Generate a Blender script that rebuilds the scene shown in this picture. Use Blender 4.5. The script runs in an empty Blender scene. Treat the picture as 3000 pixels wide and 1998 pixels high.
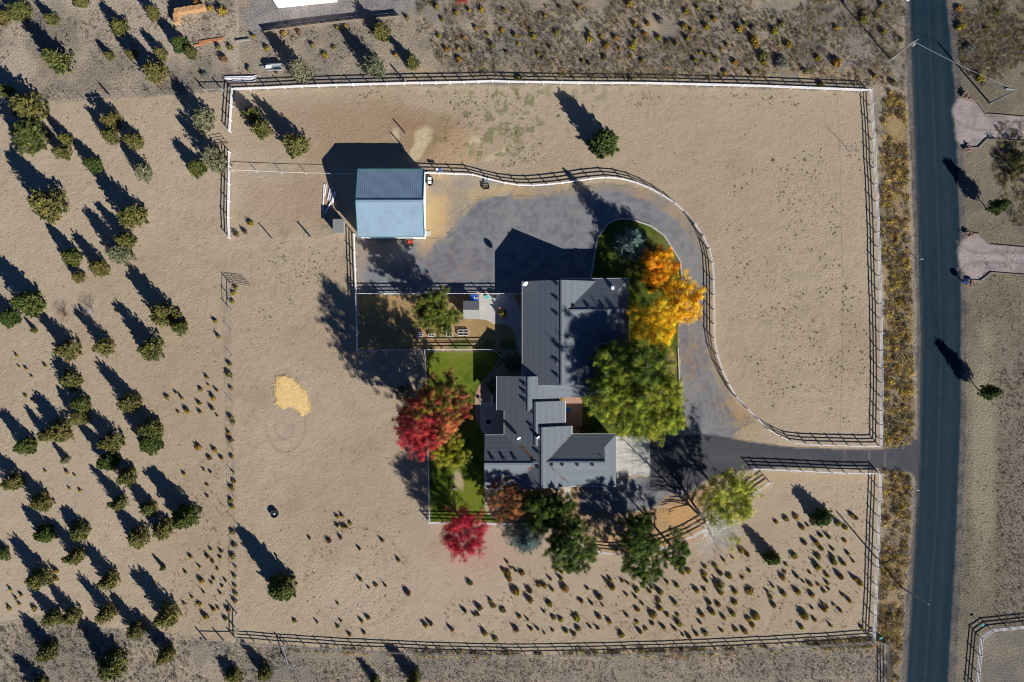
import bpy, math, random
import numpy as np
from mathutils import Vector, Matrix
random.seed(7); RNG = np.random.default_rng(11)
C = bpy.context.scene
COL = C.collection
# ------------------------------------------------------------------ camera, sky, sun, exposure
S = 0.0595            # metres of ground per survey unit (the plan below is drawn in units, 3000 x 1998)
H = 138.8             # camera height
cam = bpy.data.cameras.new('camera'); cam.lens = 28; cam.sensor_width = 36; cam.clip_end = 6000; cam.clip_start = 1
co = bpy.data.objects.new('camera', cam); COL.objects.link(co); co.location = (0, 0, H); C.camera = co
EL = math.radians(27.2); SX, SY = 0.65, -0.76        # the sun stands in the south-east
w = bpy.data.worlds.new('World'); C.world = w; w.use_nodes = True
nt = w.node_tree; bg = nt.nodes['Background']; bg.inputs[1].default_value = 0.05
sk = nt.nodes.new('ShaderNodeTexSky'); sk.sky_type = 'NISHITA'; sk.sun_disc = False
sk.altitude = 3000; sk.air_density = 0.85; sk.dust_density = 0; sk.ozone_density = 10; sk.sun_elevation = EL; sk.sun_rotation = math.atan2(SX, SY); nt.links.new(sk.outputs[0], bg.inputs[0])
sl = bpy.data.lights.new('sun', 'SUN'); sl.energy = 5.0; sl.angle = math.radians(0.5); sl.color = (1, 0.95, 0.89)
so = bpy.data.objects.new('sun', sl); COL.objects.link(so); so.location = (0, 0, 200)
so.rotation_euler = Vector((-SX*math.cos(EL), -SY*math.cos(EL), -math.sin(EL))).to_track_quat('-Z', 'Y').to_euler()
C.view_settings.view_transform = 'Standard'; C.view_settings.look = 'None'; C.view_settings.exposure = 0.64; C.view_settings.gamma = 1; C.cycles.filter_width = 1.05

# ------------------------------------------------------------------ helpers
def G(px, py, h=0.0):
    """plan point whose height-h image was surveyed at (px,py) -> world x,y"""
    k = 1 - h/H
    return (px-1500)*S*k, -(py-999)*S*k
def T(ox, oy, x, y): return ox + x/3.136, oy + y/3.136
def nodes_mat(name, rough=0.8, metal=0.0, spec=0.3):
    m = bpy.data.materials.new(name); m.use_nodes = True
    b = m.node_tree.nodes['Principled BSDF']; b.inputs['Roughness'].default_value = rough
    b.inputs['Metallic'].default_value = metal; b.inputs['Specular IOR Level'].default_value = spec
    return m, m.node_tree, b
def mat(name, col, var=0.25, scale=3.0, rough=0.8, metal=0.0, bump=0.0, stretch=(1, 1, 1), spec=0.3):
    m, t, b = nodes_mat(name, rough, metal, spec)
    tc = t.nodes.new('ShaderNodeTexCoord'); mp = t.nodes.new('ShaderNodeMapping'); mp.inputs['Scale'].default_value = stretch
    n = t.nodes.new('ShaderNodeTexNoise'); n.inputs['Scale'].default_value = scale; n.inputs['Detail'].default_value = 6; n.inputs['Roughness'].default_value = 0.65
    t.links.new(tc.outputs['Object'], mp.inputs[0]); t.links.new(mp.outputs[0], n.inputs['Vector'])
    r = t.nodes.new('ShaderNodeValToRGB'); r.color_ramp.elements[0].position = 0.3; r.color_ramp.elements[1].position = 0.7
    r.color_ramp.elements[0].color = tuple(c*(1-var) for c in col)+(1,); r.color_ramp.elements[1].color = tuple(min(1, c*(1+var)) for c in col)+(1,)
    t.links.new(n.outputs['Fac'], r.inputs[0]); t.links.new(r.outputs[0], b.inputs['Base Color'])
    if bump:
        bp = t.nodes.new('ShaderNodeBump'); bp.inputs['Strength'].default_value = bump; bp.inputs['Distance'].default_value = 0.05
        t.links.new(n.outputs['Fac'], bp.inputs['Height']); t.links.new(bp.outputs[0], b.inputs['Normal'])
    return m
def foliage(name, trans=0.25, hue=0.06):
    m, t, b = nodes_mat(name, 0.7, 0, 0.15)
    a = t.nodes.new('ShaderNodeAttribute'); a.attribute_name = 'Col'
    oi = t.nodes.new('ShaderNodeObjectInfo')
    hs = t.nodes.new('ShaderNodeHueSaturation')
    mr = t.nodes.new('ShaderNodeMapRange'); mr.inputs[3].default_value = 0.5-hue/2; mr.inputs[4].default_value = 0.5+hue/2
    t.links.new(oi.outputs['Random'], mr.inputs[0]); t.links.new(mr.outputs[0], hs.inputs['Hue'])
    m2 = t.nodes.new('ShaderNodeMath'); m2.operation = 'MULTIPLY_ADD'; m2.inputs[1].default_value = -hue*5; m2.inputs[2].default_value = 1+hue*2.5
    t.links.new(oi.outputs['Random'], m2.inputs[0]); t.links.new(m2.outputs[0], hs.inputs['Value'])
    t.links.new(a.outputs['Color'], hs.inputs['Color']); t.links.new(hs.outputs[0], b.inputs['Base Color'])
    tr = t.nodes.new('ShaderNodeBsdfTranslucent'); t.links.new(hs.outputs[0], tr.inputs['Color'])
    mx = t.nodes.new('ShaderNodeMixShader'); mx.inputs[0].default_value = trans
    t.links.new(b.outputs[0], mx.inputs[1]); t.links.new(tr.outputs[0], mx.inputs[2]); t.links.new(mx.outputs[0], t.nodes['Material Output'].inputs['Surface'])
    return m
M = dict(
 vinyl=mat('white_vinyl', (.78, .78, .80), .04, 2, .45), green_metal=mat('green_trim_metal', (.03, .22, .20), .15, 3, .4),
 barn_roof=mat('blue_ribbed_metal', (.235, .335, .425), .10, .5, .5, .1, spec=.4), barn_wall=mat('white_painted_metal', (.74, .75, .76), .05, 1.5, .5),
 stucco=mat('house_siding', (.30, .27, .23), .12, 4, .8), trim=mat('white_trim', (.72, .72, .70), .06, 4, .6),
 glass=mat('window_glass', (.03, .04, .05), .1, 2, .08, spec=.8), concrete=mat('concrete', (.43, .42, .38), .14, 1.1, .85, bump=.1),
 wood=mat('weathered_wood', (.20, .16, .12), .3, 6, .85, stretch=(1, 1, 5)), greywood=mat('silvered_wood', (.27, .27, .26), .25, 5, .85),
 cedar=mat('orange_lumber', (.42, .19, .08), .25, 5, .75), firewood=mat('split_firewood', (.46, .27, .13), .5, 9, .85, bump=.4),
 barkgrey=mat('grey_bark', (.20, .17, .14), .35, 8, .9), birchbark=mat('white_bark', (.62, .60, .55), .25, 6, .8), bark=mat('brown_bark', (.12, .085, .06), .35, 8, .9),
 maplebark=mat('pale_grey_bark', (.36, .33, .34), .25, 6, .8),
 black=mat('black_plastic', (.02, .02, .022), .2, 5, .5), steel=mat('galvanized_steel', (.42, .45, .46), .12, 4, .4, .5),
 white=mat('white_enamel', (.8, .8, .8), .05, 3, .4), blue=mat('blue_plastic', (.02, .12, .55), .2, 5, .5), teal=mat('teal_plastic', (.05, .42, .42), .15, 5, .5),
 brick=mat('pink_pavers', (.36, .22, .16), .25, 7, .85, bump=.2), rock=mat('rust_brown_rock', (.22, .14, .11), .5, 7, .9, bump=.5),
 red=mat('red_paint', (.45, .05, .04), .2, 4, .6), olive=mat('olive_paint', (.16, .18, .08), .2, 4, .6), pot=mat('terracotta', (.45, .2, .12), .15, 5, .8),
 soil=mat('dark_soil', (.10, .075, .05), .35, 8, .95, bump=.4), rust=mat('rusty_pipe', (.14, .07, .045), .3, 7, .7, .3), shed_roof=mat('grey_felt', (.20, .20, .20), .2, 4, .9),
 yellow=mat('yellow_plastic', (.6, .45, .05), .1, 4, .5), darkwire=mat('dark_cable', (.03, .035, .04), .1, 4, .8), wire=mat('wire', (.22, .22, .23), .1, 4, .5, .4),
)
LEAF = foliage('leaf_spray'); LEAF2 = foliage('broad_leaf', .22, .0)
def shingle():
    m, t, b = nodes_mat('asphalt_shingle', .9, 0, .2)
    tc = t.nodes.new('ShaderNodeTexCoord'); sx = t.nodes.new('ShaderNodeSeparateXYZ'); t.links.new(tc.outputs['Object'], sx.inputs[0])
    mu = t.nodes.new('ShaderNodeMath'); mu.operation = 'MULTIPLY'; mu.inputs[1].default_value = 1/0.085; t.links.new(sx.outputs['Z'], mu.inputs[0])
    fr = t.nodes.new('ShaderNodeMath'); fr.operation = 'FRACT'; t.links.new(mu.outputs[0], fr.inputs[0])
    r = t.nodes.new('ShaderNodeValToRGB'); r.color_ramp.elements[0].position = .0; r.color_ramp.elements[1].position = .3
    r.color_ramp.elements[0].color = (.45, .45, .45, 1); r.color_ramp.elements[1].color = (1, 1, 1, 1); t.links.new(fr.outputs[0], r.inputs[0])
    n = t.nodes.new('ShaderNodeTexNoise'); n.inputs['Scale'].default_value = 5; n.inputs['Detail'].default_value = 8; n.inputs['Roughness'].default_value = .75; t.links.new(tc.outputs['Object'], n.inputs['Vector'])
    r2 = t.nodes.new('ShaderNodeValToRGB'); r2.color_ramp.elements[0].position = .3; r2.color_ramp.elements[1].position = .7
    r2.color_ramp.elements[0].color = (.115, .135, .155, 1); r2.color_ramp.elements[1].color = (.185, .21, .235, 1); t.links.new(n.outputs['Fac'], r2.inputs[0])
    mx = t.nodes.new('ShaderNodeMixRGB'); mx.blend_type = 'MULTIPLY'; mx.inputs[0].default_value = 1
    t.links.new(r2.outputs[0], mx.inputs[1]); t.links.new(r.outputs[0], mx.inputs[2]); t.links.new(mx.outputs[0], b.inputs['Base Color'])
    return m
M['shingle'] = shingle()

class MB:
    def __init__(s): s.v = []; s.f = []
    def box(s, c, d, rz=0, tilt=None):
        b = len(s.v); R = Matrix.Rotation(rz, 3, 'Z')
        if tilt: R = R @ Matrix.Rotation(tilt[1], 3, tilt[0])
        for i in (-.5, .5):
            for j in (-.5, .5):
                for k in (-.5, .5):
                    p = R @ Vector((i*d[0], j*d[1], k*d[2])); s.v.append((p.x+c[0], p.y+c[1], p.z+c[2]))
        s.f += [(b, b+1, b+3, b+2), (b+4, b+6, b+7, b+5), (b, b+4, b+5, b+1), (b+2, b+3, b+7, b+6), (b, b+2, b+6, b+4), (b+1, b+5, b+7, b+3)]
        return s
    def bar(s, p, q, wd, ht):
        p = Vector(p); q = Vector(q); d = q-p; L = d.length
        if L < 1e-5: return s
        d /= L; side = Vector((-d.y, d.x, 0)); side = side.normalized() if side.length > 1e-4 else Vector((1, 0, 0)); up = side.cross(d)*-1
        b = len(s.v)
        for e in (p, q):
            for a, c in ((-1, -1), (1, -1), (1, 1), (-1, 1)):
                s.v.append(tuple(e+side*(a*wd/2)+up*(c*ht/2)))
        s.f += [(b, b+3, b+2, b+1), (b+4, b+5, b+6, b+7)]+[(b+i, b+(i+1) % 4, b+4+(i+1) % 4, b+4+i) for i in range(4)]
        return s
    def tube(s, pts, rad, n=6):
        pts = [Vector(p) for p in pts]; b0 = len(s.v)
        for i, p in enumerate(pts):
            d = (pts[min(i+1, len(pts)-1)]-pts[max(i-1, 0)]); d = d.normalized() if d.length > 1e-6 else Vector((0, 0, 1))
            a = d.cross(Vector((0, 0, 1)) if abs(d.z) < .9 else Vector((1, 0, 0))).normalized(); c = d.cross(a)
            r = rad[i] if isinstance(rad, (list, tuple)) else rad
            for k in range(n):
                t = 2*math.pi*k/n; s.v.append(tuple(p+a*(r*math.cos(t))+c*(r*math.sin(t))))
        for i in range(len(pts)-1):
            for k in range(n):
                s.f.append((b0+i*n+k, b0+i*n+(k+1) % n, b0+(i+1)*n+(k+1) % n, b0+(i+1)*n+k))
        s.f.append(tuple(b0+k for k in range(n))[::-1]); s.f.append(tuple(b0+(len(pts)-1)*n+k for k in range(n)))
        return s
    def lathe(s, prof, c=(0, 0, 0), n=20, sx=1, sy=1):
        b = len(s.v)
        for r, z in prof:
            for k in range(n):
                t = 2*math.pi*k/n; s.v.append((c[0]+r*sx*math.cos(t), c[1]+r*sy*math.sin(t), c[2]+z))
        for i in range(len(prof)-1):
            for k in range(n):
                s.f.append((b+i*n+k, b+i*n+(k+1) % n, b+(i+1)*n+(k+1) % n, b+(i+1)*n+k))
        s.f.append(tuple(b+k for k in range(n))[::-1]); s.f.append(tuple(b+(len(prof)-1)*n+k for k in range(n)))
        return s
    def slab(s, poly, z0, z1):
        b = len(s.v); n = len(poly)
        s.v += [(x, y, z0) for x, y in poly]+[(x, y, z1) for x, y in poly]
        s.f.append(tuple(range(b, b+n))[::-1]); s.f.append(tuple(range(b+n, b+2*n)))
        s.f += [(b+i, b+(i+1) % n, b+n+(i+1) % n, b+n+i) for i in range(n)]
        return s
    def rock(s, c, r, seed=0):
        rr = random.Random(seed); b = len(s.v); n = 7; m = 4
        for i in range(m+1):
            ph = math.pi*i/m
            for k in range(n):
                t = 2*math.pi*k/n; q = r*rr.uniform(.75, 1.2)
                s.v.append((c[0]+q*math.sin(ph)*math.cos(t), c[1]+q*math.sin(ph)*math.sin(t), c[2]+q*.7*math.cos(ph)))
        for i in range(m):
            for k in range(n):
                s.f.append((b+i*n+k, b+(i+1)*n+k, b+(i+1)*n+(k+1) % n, b+i*n+(k+1) % n))
        return s
    def build(s, name, m, parent=None, loc=(0, 0, 0), rz=0):
        me = bpy.data.meshes.new(name); me.from_pydata(s.v, [], s.f); me.update()
        return link(name, me, m, parent, loc, rz)
def link(name, me, m, parent=None, loc=(0, 0, 0), rz=0):
    if m is not None and not me.materials: me.materials.append(m)
    o = bpy.data.objects.new(name, me); COL.objects.link(o); o.location = loc; o.rotation_euler = (0, 0, rz)
    if parent is not None: o.parent = parent
    return o
def tag(o, label=None, cat=None, group=None, kind=None):
    if label: o['label'] = label
    if cat: o['category'] = cat
    if group: o['group'] = group
    if kind: o['kind'] = kind
    return o
def thing(name, label, cat, loc, rz=0, group=None):
    o = bpy.data.objects.new(name, None); COL.objects.link(o); o.empty_display_size = .3
    o.location = loc if len(loc) == 3 else (loc[0], loc[1], 0); o.rotation_euler = (0, 0, rz)
    return tag(o, label, cat, group)
def where(px, py): return '%.1f%% across and %.1f%% down the photo' % (px/30, py/19.98)

# ------------------------------------------------------------------ value noise
def vnoise(x, y, scale, seed, octv=3):
    out = np.zeros_like(x); amp = 1; tot = 0
    for o in range(octv):
        r = np.random.default_rng(seed*31+o); L = r.random((256, 256)); fx = x/scale*2**o; fy = y/scale*2**o
        ix = np.floor(fx).astype(int); iy = np.floor(fy).astype(int); tx = fx-ix; ty = fy-iy
        tx = tx*tx*(3-2*tx); ty = ty*ty*(3-2*ty)
        a = L[ix & 255, iy & 255]; b = L[(ix+1) & 255, iy & 255]; c = L[ix & 255, (iy+1) & 255]; d = L[(ix+1) & 255, (iy+1) & 255]
        out += amp*((a*(1-tx)+b*tx)*(1-ty)+(c*(1-tx)+d*tx)*ty); tot += amp; amp *= .55
    return out/tot
def inpoly(x, y, poly):
    ins = np.zeros(x.shape, bool); n = len(poly); j = n-1
    for i in range(n):
        xi, yi = poly[i]; xj, yj = poly[j]
        if yi != yj:
            c = ((yi > y) != (yj > y)) & (x < (xj-xi)*(y-yi)/(yj-yi)+xi); ins ^= c
        j = i
    return ins
# ------------------------------------------------------------------ ground plan (survey units)
def tp(ox, oy, *pts): return [T(ox, oy, a, b) for a, b in pts]
SAND = [(-900, 300), (0, 305), (300, 292), (600, 270), (690, 262), (1442, 248), (1900, 252), (2553, 270), (2570, 500), (2583, 900), (2585, 1310), (2583, 1390), (2564, 1878), (2250, 1902), (1700, 1925), (1300, 1920), (1000, 1905), (690, 1885), (520, 1850), (260, 1832), (130, 1800), (0, 1822), (-900, 1850)]
ROAD = [(2662, -600), (2664, 0), (2684, 500), (2699, 1000), (2692, 1400), (2668, 1800), (2650, 2100), (2640, 2600), (2755, 2600), (2770, 2100), (2785, 1850), (2800, 1600), (2815, 1200), (2815, 800), (2800, 300), (2773, 0), (2760, -600)]
SHO = [(2642, -600), (2646, 0), (2668, 500), (2686, 900), (2686, 1290), (2678, 1500), (2650, 1800), (2635, 2100), (2625, 2600), (2790, 2600), (2800, 2000), (2815, 1700), (2832, 1200), (2830, 800), (2818, 300), (2795, 0), (2780, -600)]
ISLE = [(1734, 832), (1750, 700), (1782, 655), (1815, 642), (1848, 643), (1906, 663), (1944, 690), (1975, 738), (1993, 767), (1998, 822), (1988, 825), (1986, 1015), (1992, 1120), (1993, 1235), (1940, 1275), (1800, 1275), (1660, 1245), (1645, 1160), (1700, 900)]
GRAVEL = [(1045, 690), (1046, 862), (1535, 862), (1540, 825), (1736, 832), (1750, 700), (1782, 655), (1815, 642), (1848, 643), (1906, 663), (1944, 690), (1975, 738), (1993, 767), (1998, 822), (1990, 1015), (1996, 1120), (1996, 1235), (1945, 1275), (1880, 1290), (1900, 1400), (1700, 1400), (1700, 1495), (1830, 1500), (1950, 1485), (2010, 1440), (2095, 1395), (2160, 1380), (2150, 1270), (2195, 1235), (2150, 1180), (2115, 1110), (2092, 1040), (2082, 985), (2082, 820), (2070, 740), (2040, 680), (2005, 635), (1955, 592), (1900, 562), (1830, 542), (1760, 535), (1690, 548), (1600, 572), (1500, 578), (1420, 575), (1370, 600), (1330, 660), (1300, 700), (1250, 700)]
ASPH = [(1905, 1285), (2010, 1270), (2095, 1272), (2180, 1290), (2300, 1306), (2420, 1312), (2560, 1315), (2630, 1308), (2668, 1295), (2692, 1280), (2692, 1415), (2672, 1385), (2650, 1378), (2590, 1372), (2450, 1366), (2250, 1370), (2180, 1376), (2130, 1383), (2080, 1398), (2010, 1430), (1905, 1440)]
DIRTN = [(1370, 505), (1250, 510), (1250, 700), (1330, 680), (1400, 590), (1500, 560), (1600, 560), (1700, 540), (1500, 540)]
LAWN1 = [(1250, 1028), (1470, 1028), (1470, 1062), (1440, 1085), (1412, 1115), (1400, 1150), (1392, 1180), (1398, 1230), (1420, 1270), (1420, 1500), (1470, 1528), (1260, 1528), (1256, 1330), (1250, 1100)]
YARDW = [(1046, 865), (1535, 865), (1535, 1022), (1046, 1022)]
DR1 = tp(2250, 0, (1700, 1000), (1750, 890), (1830, 905), (1915, 940), (1990, 1055), (3600, 1120), (3600, 1340), (2010, 1280), (1925, 1365), (1790, 1360), (1730, 1280))
DR2 = tp(2250, 500, (1745, 720), (1800, 620), (1870, 580), (1940, 590), (2035, 685), (3600, 760), (3600, 1000), (2045, 940), (1945, 1018), (1850, 1000), (1760, 880))
NYARD = [(720, 60), (740, 0), (720, -80), (1320, -80), (1265, 0), (1170, 40), (1000, 60), (780, 88), (740, 105)]
VERGE = [(2590, 300), (2600, 270), (2655, 290), (2665, 700), (2676, 1000), (2676, 1290), (2640, 1308), (2590, 1312), (2590, 900), (2578, 500)]
VERGE2 = [(2590, 1375), (2660, 1382), (2672, 1430), (2655, 1700), (2635, 1990), (2600, 2000), (2605, 1880), (2575, 1870), (2584, 1500)]
STEP = .25; XR, YR = 101, 72
def axis(R):
    f = np.arange(-R, R+1e-6, STEP); o = [3, 8, 18, 40, 80, 160, 320, 640, 1200, 2200]
    return np.concatenate([[-R-d for d in o[::-1]], f, [R+d for d in o]])
ax, ay = axis(XR), axis(YR)
X, Y = np.meshgrid(ax, ay, indexing='ij'); PX = X/S+1500; PY = 999-Y/S
n1 = vnoise(X, Y, 9, 1, 4); n2 = vnoise(X, Y, 1.3, 2, 3); n3 = vnoise(X, Y, 28, 3, 3); n4 = vnoise(X, Y, .55, 4, 2); n5 = vnoise(X, Y, 3.2, 5, 3)
jx = (vnoise(X, Y, 1.6, 6, 4)-.5); jy = (vnoise(X, Y, 1.6, 7, 4)-.5)
colr = np.zeros(X.shape+(3,))
def c3(*a): return np.array(a)
def mixin(mask, c, c2=None, n=None):
    global colr
    m = np.clip(mask, 0, 1)[..., None]; cc = c if c2 is None else c*(1-n[..., None])+c2*n[..., None]
    colr = colr*(1-m)+cc*m
def soft(poly, a, reps=3):
    s = np.zeros(X.shape)
    for k in range(reps):
        f = a*(0.35+.65*(k+1)/reps)
        s += inpoly(PX+jx*2*f+(n4-.5)*f*(.8+.5*k), PY+jy*2*f+(n2-.5)*f*(.8+.4*k), poly)
    return s/reps
def blob(px, py, rx, ry, rot=0, a=.8):
    c, s_ = math.cos(rot), math.sin(rot); dx = PX-px; dy = PY-py; u = (dx*c+dy*s_)/rx; v = (-dx*s_+dy*c)/ry
    d = np.sqrt(u*u+v*v)+(n5-.5)*a+(n2-.5)*a*.6
    return np.clip((1.1-d)/.5, 0, 1)
def stepn(n, lo, hi): return np.clip((n-lo)/(hi-lo), 0, 1)
# wild soil
mixin(np.ones(X.shape), c3(.20, .172, .135), c3(.315, .262, .19), stepn(n1*.6+n2*.4, .35, .65))
mixin(stepn(n5, .5, .68)*.55, c3(.16, .15, .14))
mixin(stepn(n4*.5+n2*.5, .56, .7)*.35, c3(.15, .13, .11))
mixin((PX < 700)*(PY < 320)*stepn(n1, .42, .6)*.7, c3(.38, .32, .245))
mixin((PX > 1200)*(PX < 2600)*(PY < 240)*(PY > 195)*stepn(n2, .3, .6)*.5, c3(.38, .28, .15))
# track lines in the south field
mixin((PY > 1915)*(PX > 900)*(.5+.5*np.sin((PY*.985+PX*.06+18*n1)*.33))*.35*stepn(n2, .3, .6), c3(.17, .16, .14))
# sandy pasture
sand = soft(SAND, 9)
mixin(sand, c3(.325, .264, .182), c3(.388, .316, .222), stepn(n1*.5+n3*.5, .35, .65))
mixin(sand*stepn(n2*.6+n4*.4, .52, .7)*.26, c3(.245, .19, .14))
mixin(sand*stepn(n4*.65+n2*.35, .44, .2)*.25, c3(.43, .36, .285))
mixin(sand*stepn(n3*.5+n5*.5, .5, .64)*(PX > 2000)*(PY > 350)*(PY < 1300)*stepn(n4, .4, .62)*.5, c3(.25, .235, .165))
mixin(sand*blob(1050, 380, 420, 110, 0, .7)*.6, c3(.27, .18, .11))
mixin(sand*blob(840, 600, 150, 90, 0, .7)*.4, c3(.27, .19, .125)); mixin(sand*blob(2380, 1010, 60, 90)*.35, c3(.40, .32, .25)); mixin(sand*blob(2000, 470, 120, 40)*.3, c3(.40, .32, .24)); mixin(sand*blob(880, 1250, 170, 200, 0, .6)*.22, c3(.42, .35, .27)); mixin(sand*blob(1250, 1500, 120, 90)*.25, c3(.26, .21, .16))
mixin(sand*stepn(n3*.6+n1*.4, .5, .62)*.5, c3(.28, .215, .143)); mixin(sand*stepn(n5*.6+n1*.4, .56, .7)*.3, c3(.25, .195, .135)); mixin(sand*stepn(n3, .5, .38)*.3, c3(.42, .35, .265)); mixin(sand*(PX > 1500)*.35, c3(.33, .262, .18))
mixin(sand*blob(1250, 400, 130, 80, .5)*.55, c3(.26, .16, .085))
mixin(sand*blob(1340, 445, 90, 60, -.4)*.5, c3(.42, .29, .16))
mixin(sand*blob(850, 590, 140, 90)*.35, c3(.34, .23, .155))
for p in ((1240, 400, 26, 34, .5), (1225, 440, 18, 50, .6), (1160, 395, 16, 22, 0), (1395, 410, 20, 12, .3), (1455, 455, 42, 9, -.5), (1378, 430, 8, 30, .1)):
    mixin(sand*blob(*p)*.75, c3(.50, .42, .27))
gw = blob(1440, 370, 190, 130, .1, .9)*.9+blob(1700, 275, 700, 22, 0, .6)*.5+blob(960, 710, 160, 60)*.45+blob(790, 800, 110, 200)*.22+blob(600, 700, 70, 60)*.2+blob(1850, 600, 60, 180, .5)*.2+blob(2400, 800, 140, 400)*.18
gg = stepn(vnoise(X, Y, .9, 21, 3)*.75+n1*.25, .535, .6)
mixin(sand*np.clip(gw, 0, 1)*gg*.75, c3(.10, .135, .05), c3(.17, .16, .06), n5)
mixin(sand*blob(1385, 1600, 150, 90, .4, .6)*.28, c3(.42, .22, .19))
mixin(sand*blob(1330, 1700, 180, 120, .3, .6)*.15, c3(.42, .25, .21))
for cx, cy, r in ((1045, 1690, 147),):
    d = np.abs(np.hypot(PX-cx, PY-cy)+(n5-.5)*8-r); mixin(np.clip(1-d/6, 0, 1)*.35, c3(.235, .19, .135))
    mixin((np.hypot(PX-cx, PY-cy) < r)*stepn(n1, .4, .6)*.2, c3(.36, .30, .23))
for cx, cy, rx, ry in ((833, 1245, 27, 40), (837, 1240, 58, 82)):
    d = np.abs(np.hypot((PX-cx)/rx, (PY-cy)/ry)-1)*rx; mixin(np.clip(1-d/3.2, 0, 1)*(PY > cy-10)*.75, c3(.22, .18, .135))
for k in range(14):
    cx, cy = [(400, 600), (300, 1100), (2200, 1000), (2150, 500), (900, 1300), (1300, 1750), (2100, 1750), (700, 1000), (500, 900), (450, 1500), (2350, 1600), (1900, 1800), (860, 1100), (2450, 900)][k]
    th = k*.7; d = np.abs(((PX-cx)*math.sin(th)-(PY-cy)*math.cos(th))+22*np.sin(((PX-cx)*math.cos(th)+(PY-cy)*math.sin(th))*.012+k)+n5*10-5)
    mixin(sand*np.clip(1-d/3, 0, 1)*(np.hypot(PX-cx, PY-cy) < 300)*.42, c3(.255, .20, .145))
# trampled path between wire fence and pasture
mixin(soft([(530, 690), (1035, 690), (1035, 720), (700, 735), (640, 760), (520, 720)], 12)*.3, c3(.44, .33, .25))
# east side
e = PX > 2810-(PY > 1500)*15
mixin(e*np.ones(X.shape)*.9, c3(.118, .105, .078), c3(.175, .15, .105), stepn(n1*.5+n2*.5, .35, .65))
mixin(blob(2880, 1330, 40, 420, .02, .5)*.6, c3(.27, .24, .165))
mixin(inpoly(PX, PY, [(2884, 1855), (3400, 1830), (3400, 2200), (2868, 2200)])*.8, c3(.20, .17, .13), c3(.14, .13, .115), stepn(n5, .35, .6))
mixin((PX > 2925)*(PY > 1000)*(PY < 1840)*stepn(n2, .3, .6)*.6, c3(.17, .145, .125))
vg = np.maximum(soft(VERGE, 8), soft(VERGE2, 8))
mixin(vg*.9, c3(.20, .14, .065), c3(.30, .215, .10), stepn(n2, .35, .62))
mixin(vg*stepn(n5, .45, .6)*.5, c3(.17, .15, .13))
sho = soft(SHO, 5); mixin(sho*.85, c3(.06, .06, .062), c3(.115, .108, .10), stepn(n2, .3, .6))
def aa(poly, w=2.2, nz=2.0):
    s_ = np.zeros(X.shape)
    for a in (-w, -w/3, w/3, w):
        for b in (-w, w/3): s_ += inpoly(PX+a+(n2-.5)*nz, PY+b+(n5-.5)*nz, poly)
    return s_/8
road = aa(ROAD)
mixin(road*1., c3(.003, .018, .031), c3(.007, .025, .040), stepn(n1*.4+n4*.6, .3, .7))
# wheel bands worn into the asphalt
cxr = np.interp(PY, [-600, 0, 500, 1000, 1500, 2000, 2600], [2711, 2718, 2742, 2757, 2744, 2708, 2698])
for off, sg, st in ((0, 4, .5), (-34, 11, .28), (-14, 6, .15), (30, 11, .28), (16, 5, .15), (-52, 2.5, .8)):
    mixin(road*np.exp(-((PX-cxr-off)/sg)**2)*st*(.5+.8*n5), c3(.035, .05, .06))
mixin(road*stepn(n3, .5, .6)*.12, c3(.03, .045, .055))
# gravelled yard and drives
gv = soft(GRAVEL, 9)
mixin(gv, c3(.145, .153, .168), c3(.195, .20, .21), stepn(n1*.5+n2*.5, .35, .65))
mixin(gv*stepn(n4, .6, .75)*.4, c3(.24, .225, .20)); mixin(gv*stepn(n4*.6+n2*.4, .48, .36)*.35, c3(.10, .103, .115)); mixin(gv*stepn(n1, .5, .64)*.22, c3(.235, .215, .185))
for rr_ in (0, 16, 40, 56):
    dd_ = np.abs(np.hypot(PX-1850, PY-790)-(176+rr_)); mixin(gv*(PX > 1800)*(PY < 850)*np.exp(-(dd_/4.5)**2)*.35, c3(.24, .235, .235))
    mixin(gv*(PX > 1995)*(PY >= 850)*(PY < 1250)*np.exp(-((PX-(2020+rr_+np.maximum(PY-1000, 0)*.22))/4.5)**2)*.35, c3(.24, .235, .235))
mixin(soft(DIRTN, 10)*(stepn(n1, .3, .6)*.5+.4), c3(.40, .30, .165), c3(.28, .235, .175), stepn(n5, .4, .6))
mixin(blob(1275, 640, 46, 120, .3, .8)*.8, c3(.44, .31, .15))
mixin(blob(1362, 615, 9, 26)*.6, c3(.34, .29, .20)); mixin(blob(1352, 540, 36, 22)*.6, c3(.25, .23, .20))
mixin(blob(1100, 740, 70, 50)*.45, c3(.27, .22, .17)); mixin(soft([(1040, 690), (1330, 695), (1330, 705), (1080, 720), (1060, 860), (1040, 860)], 12)*.5, c3(.30, .23, .165))
d_out = soft([(1700, 540), (1830, 533), (1940, 575), (2010, 630), (2065, 710), (2085, 800), (2088, 990), (2110, 1080), (2150, 1165), (2230, 1250), (2170, 1240), (2100, 1140), (2072, 1040), (2068, 820), (2040, 730), (1985, 650), (1900, 590), (1800, 560), (1640, 575), (1500, 590), (1500, 545)], 7)
mixin(d_out*.65, c3(.33, .24, .135), c3(.24, .20, .15), stepn(n5, .4, .6))
mixin(blob(2035, 1060, 40, 110, -.15)*stepn(n4, .4, .6)*.3, c3(.36, .19, .08))
mixin(blob(2150, 1215, 90, 30, .7)*stepn(n4, .35, .6)*.4, c3(.36, .24, .10))
mixin(blob(1330, 770, 120, 70)*stepn(n4, .5, .65)*.15, c3(.26, .11, .09))
asph = aa(ASPH)
mixin(asph*1., c3(.050, .053, .062), c3(.068, .070, .078), stepn(n1*.5+n4*.5, .3, .7))
for xx in (2473, 2546, 2593): mixin(asph*np.exp(-((PX-xx+(PY-1340)*.04)/1.8)**2)*.6, c3(.20, .17, .14))
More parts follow.
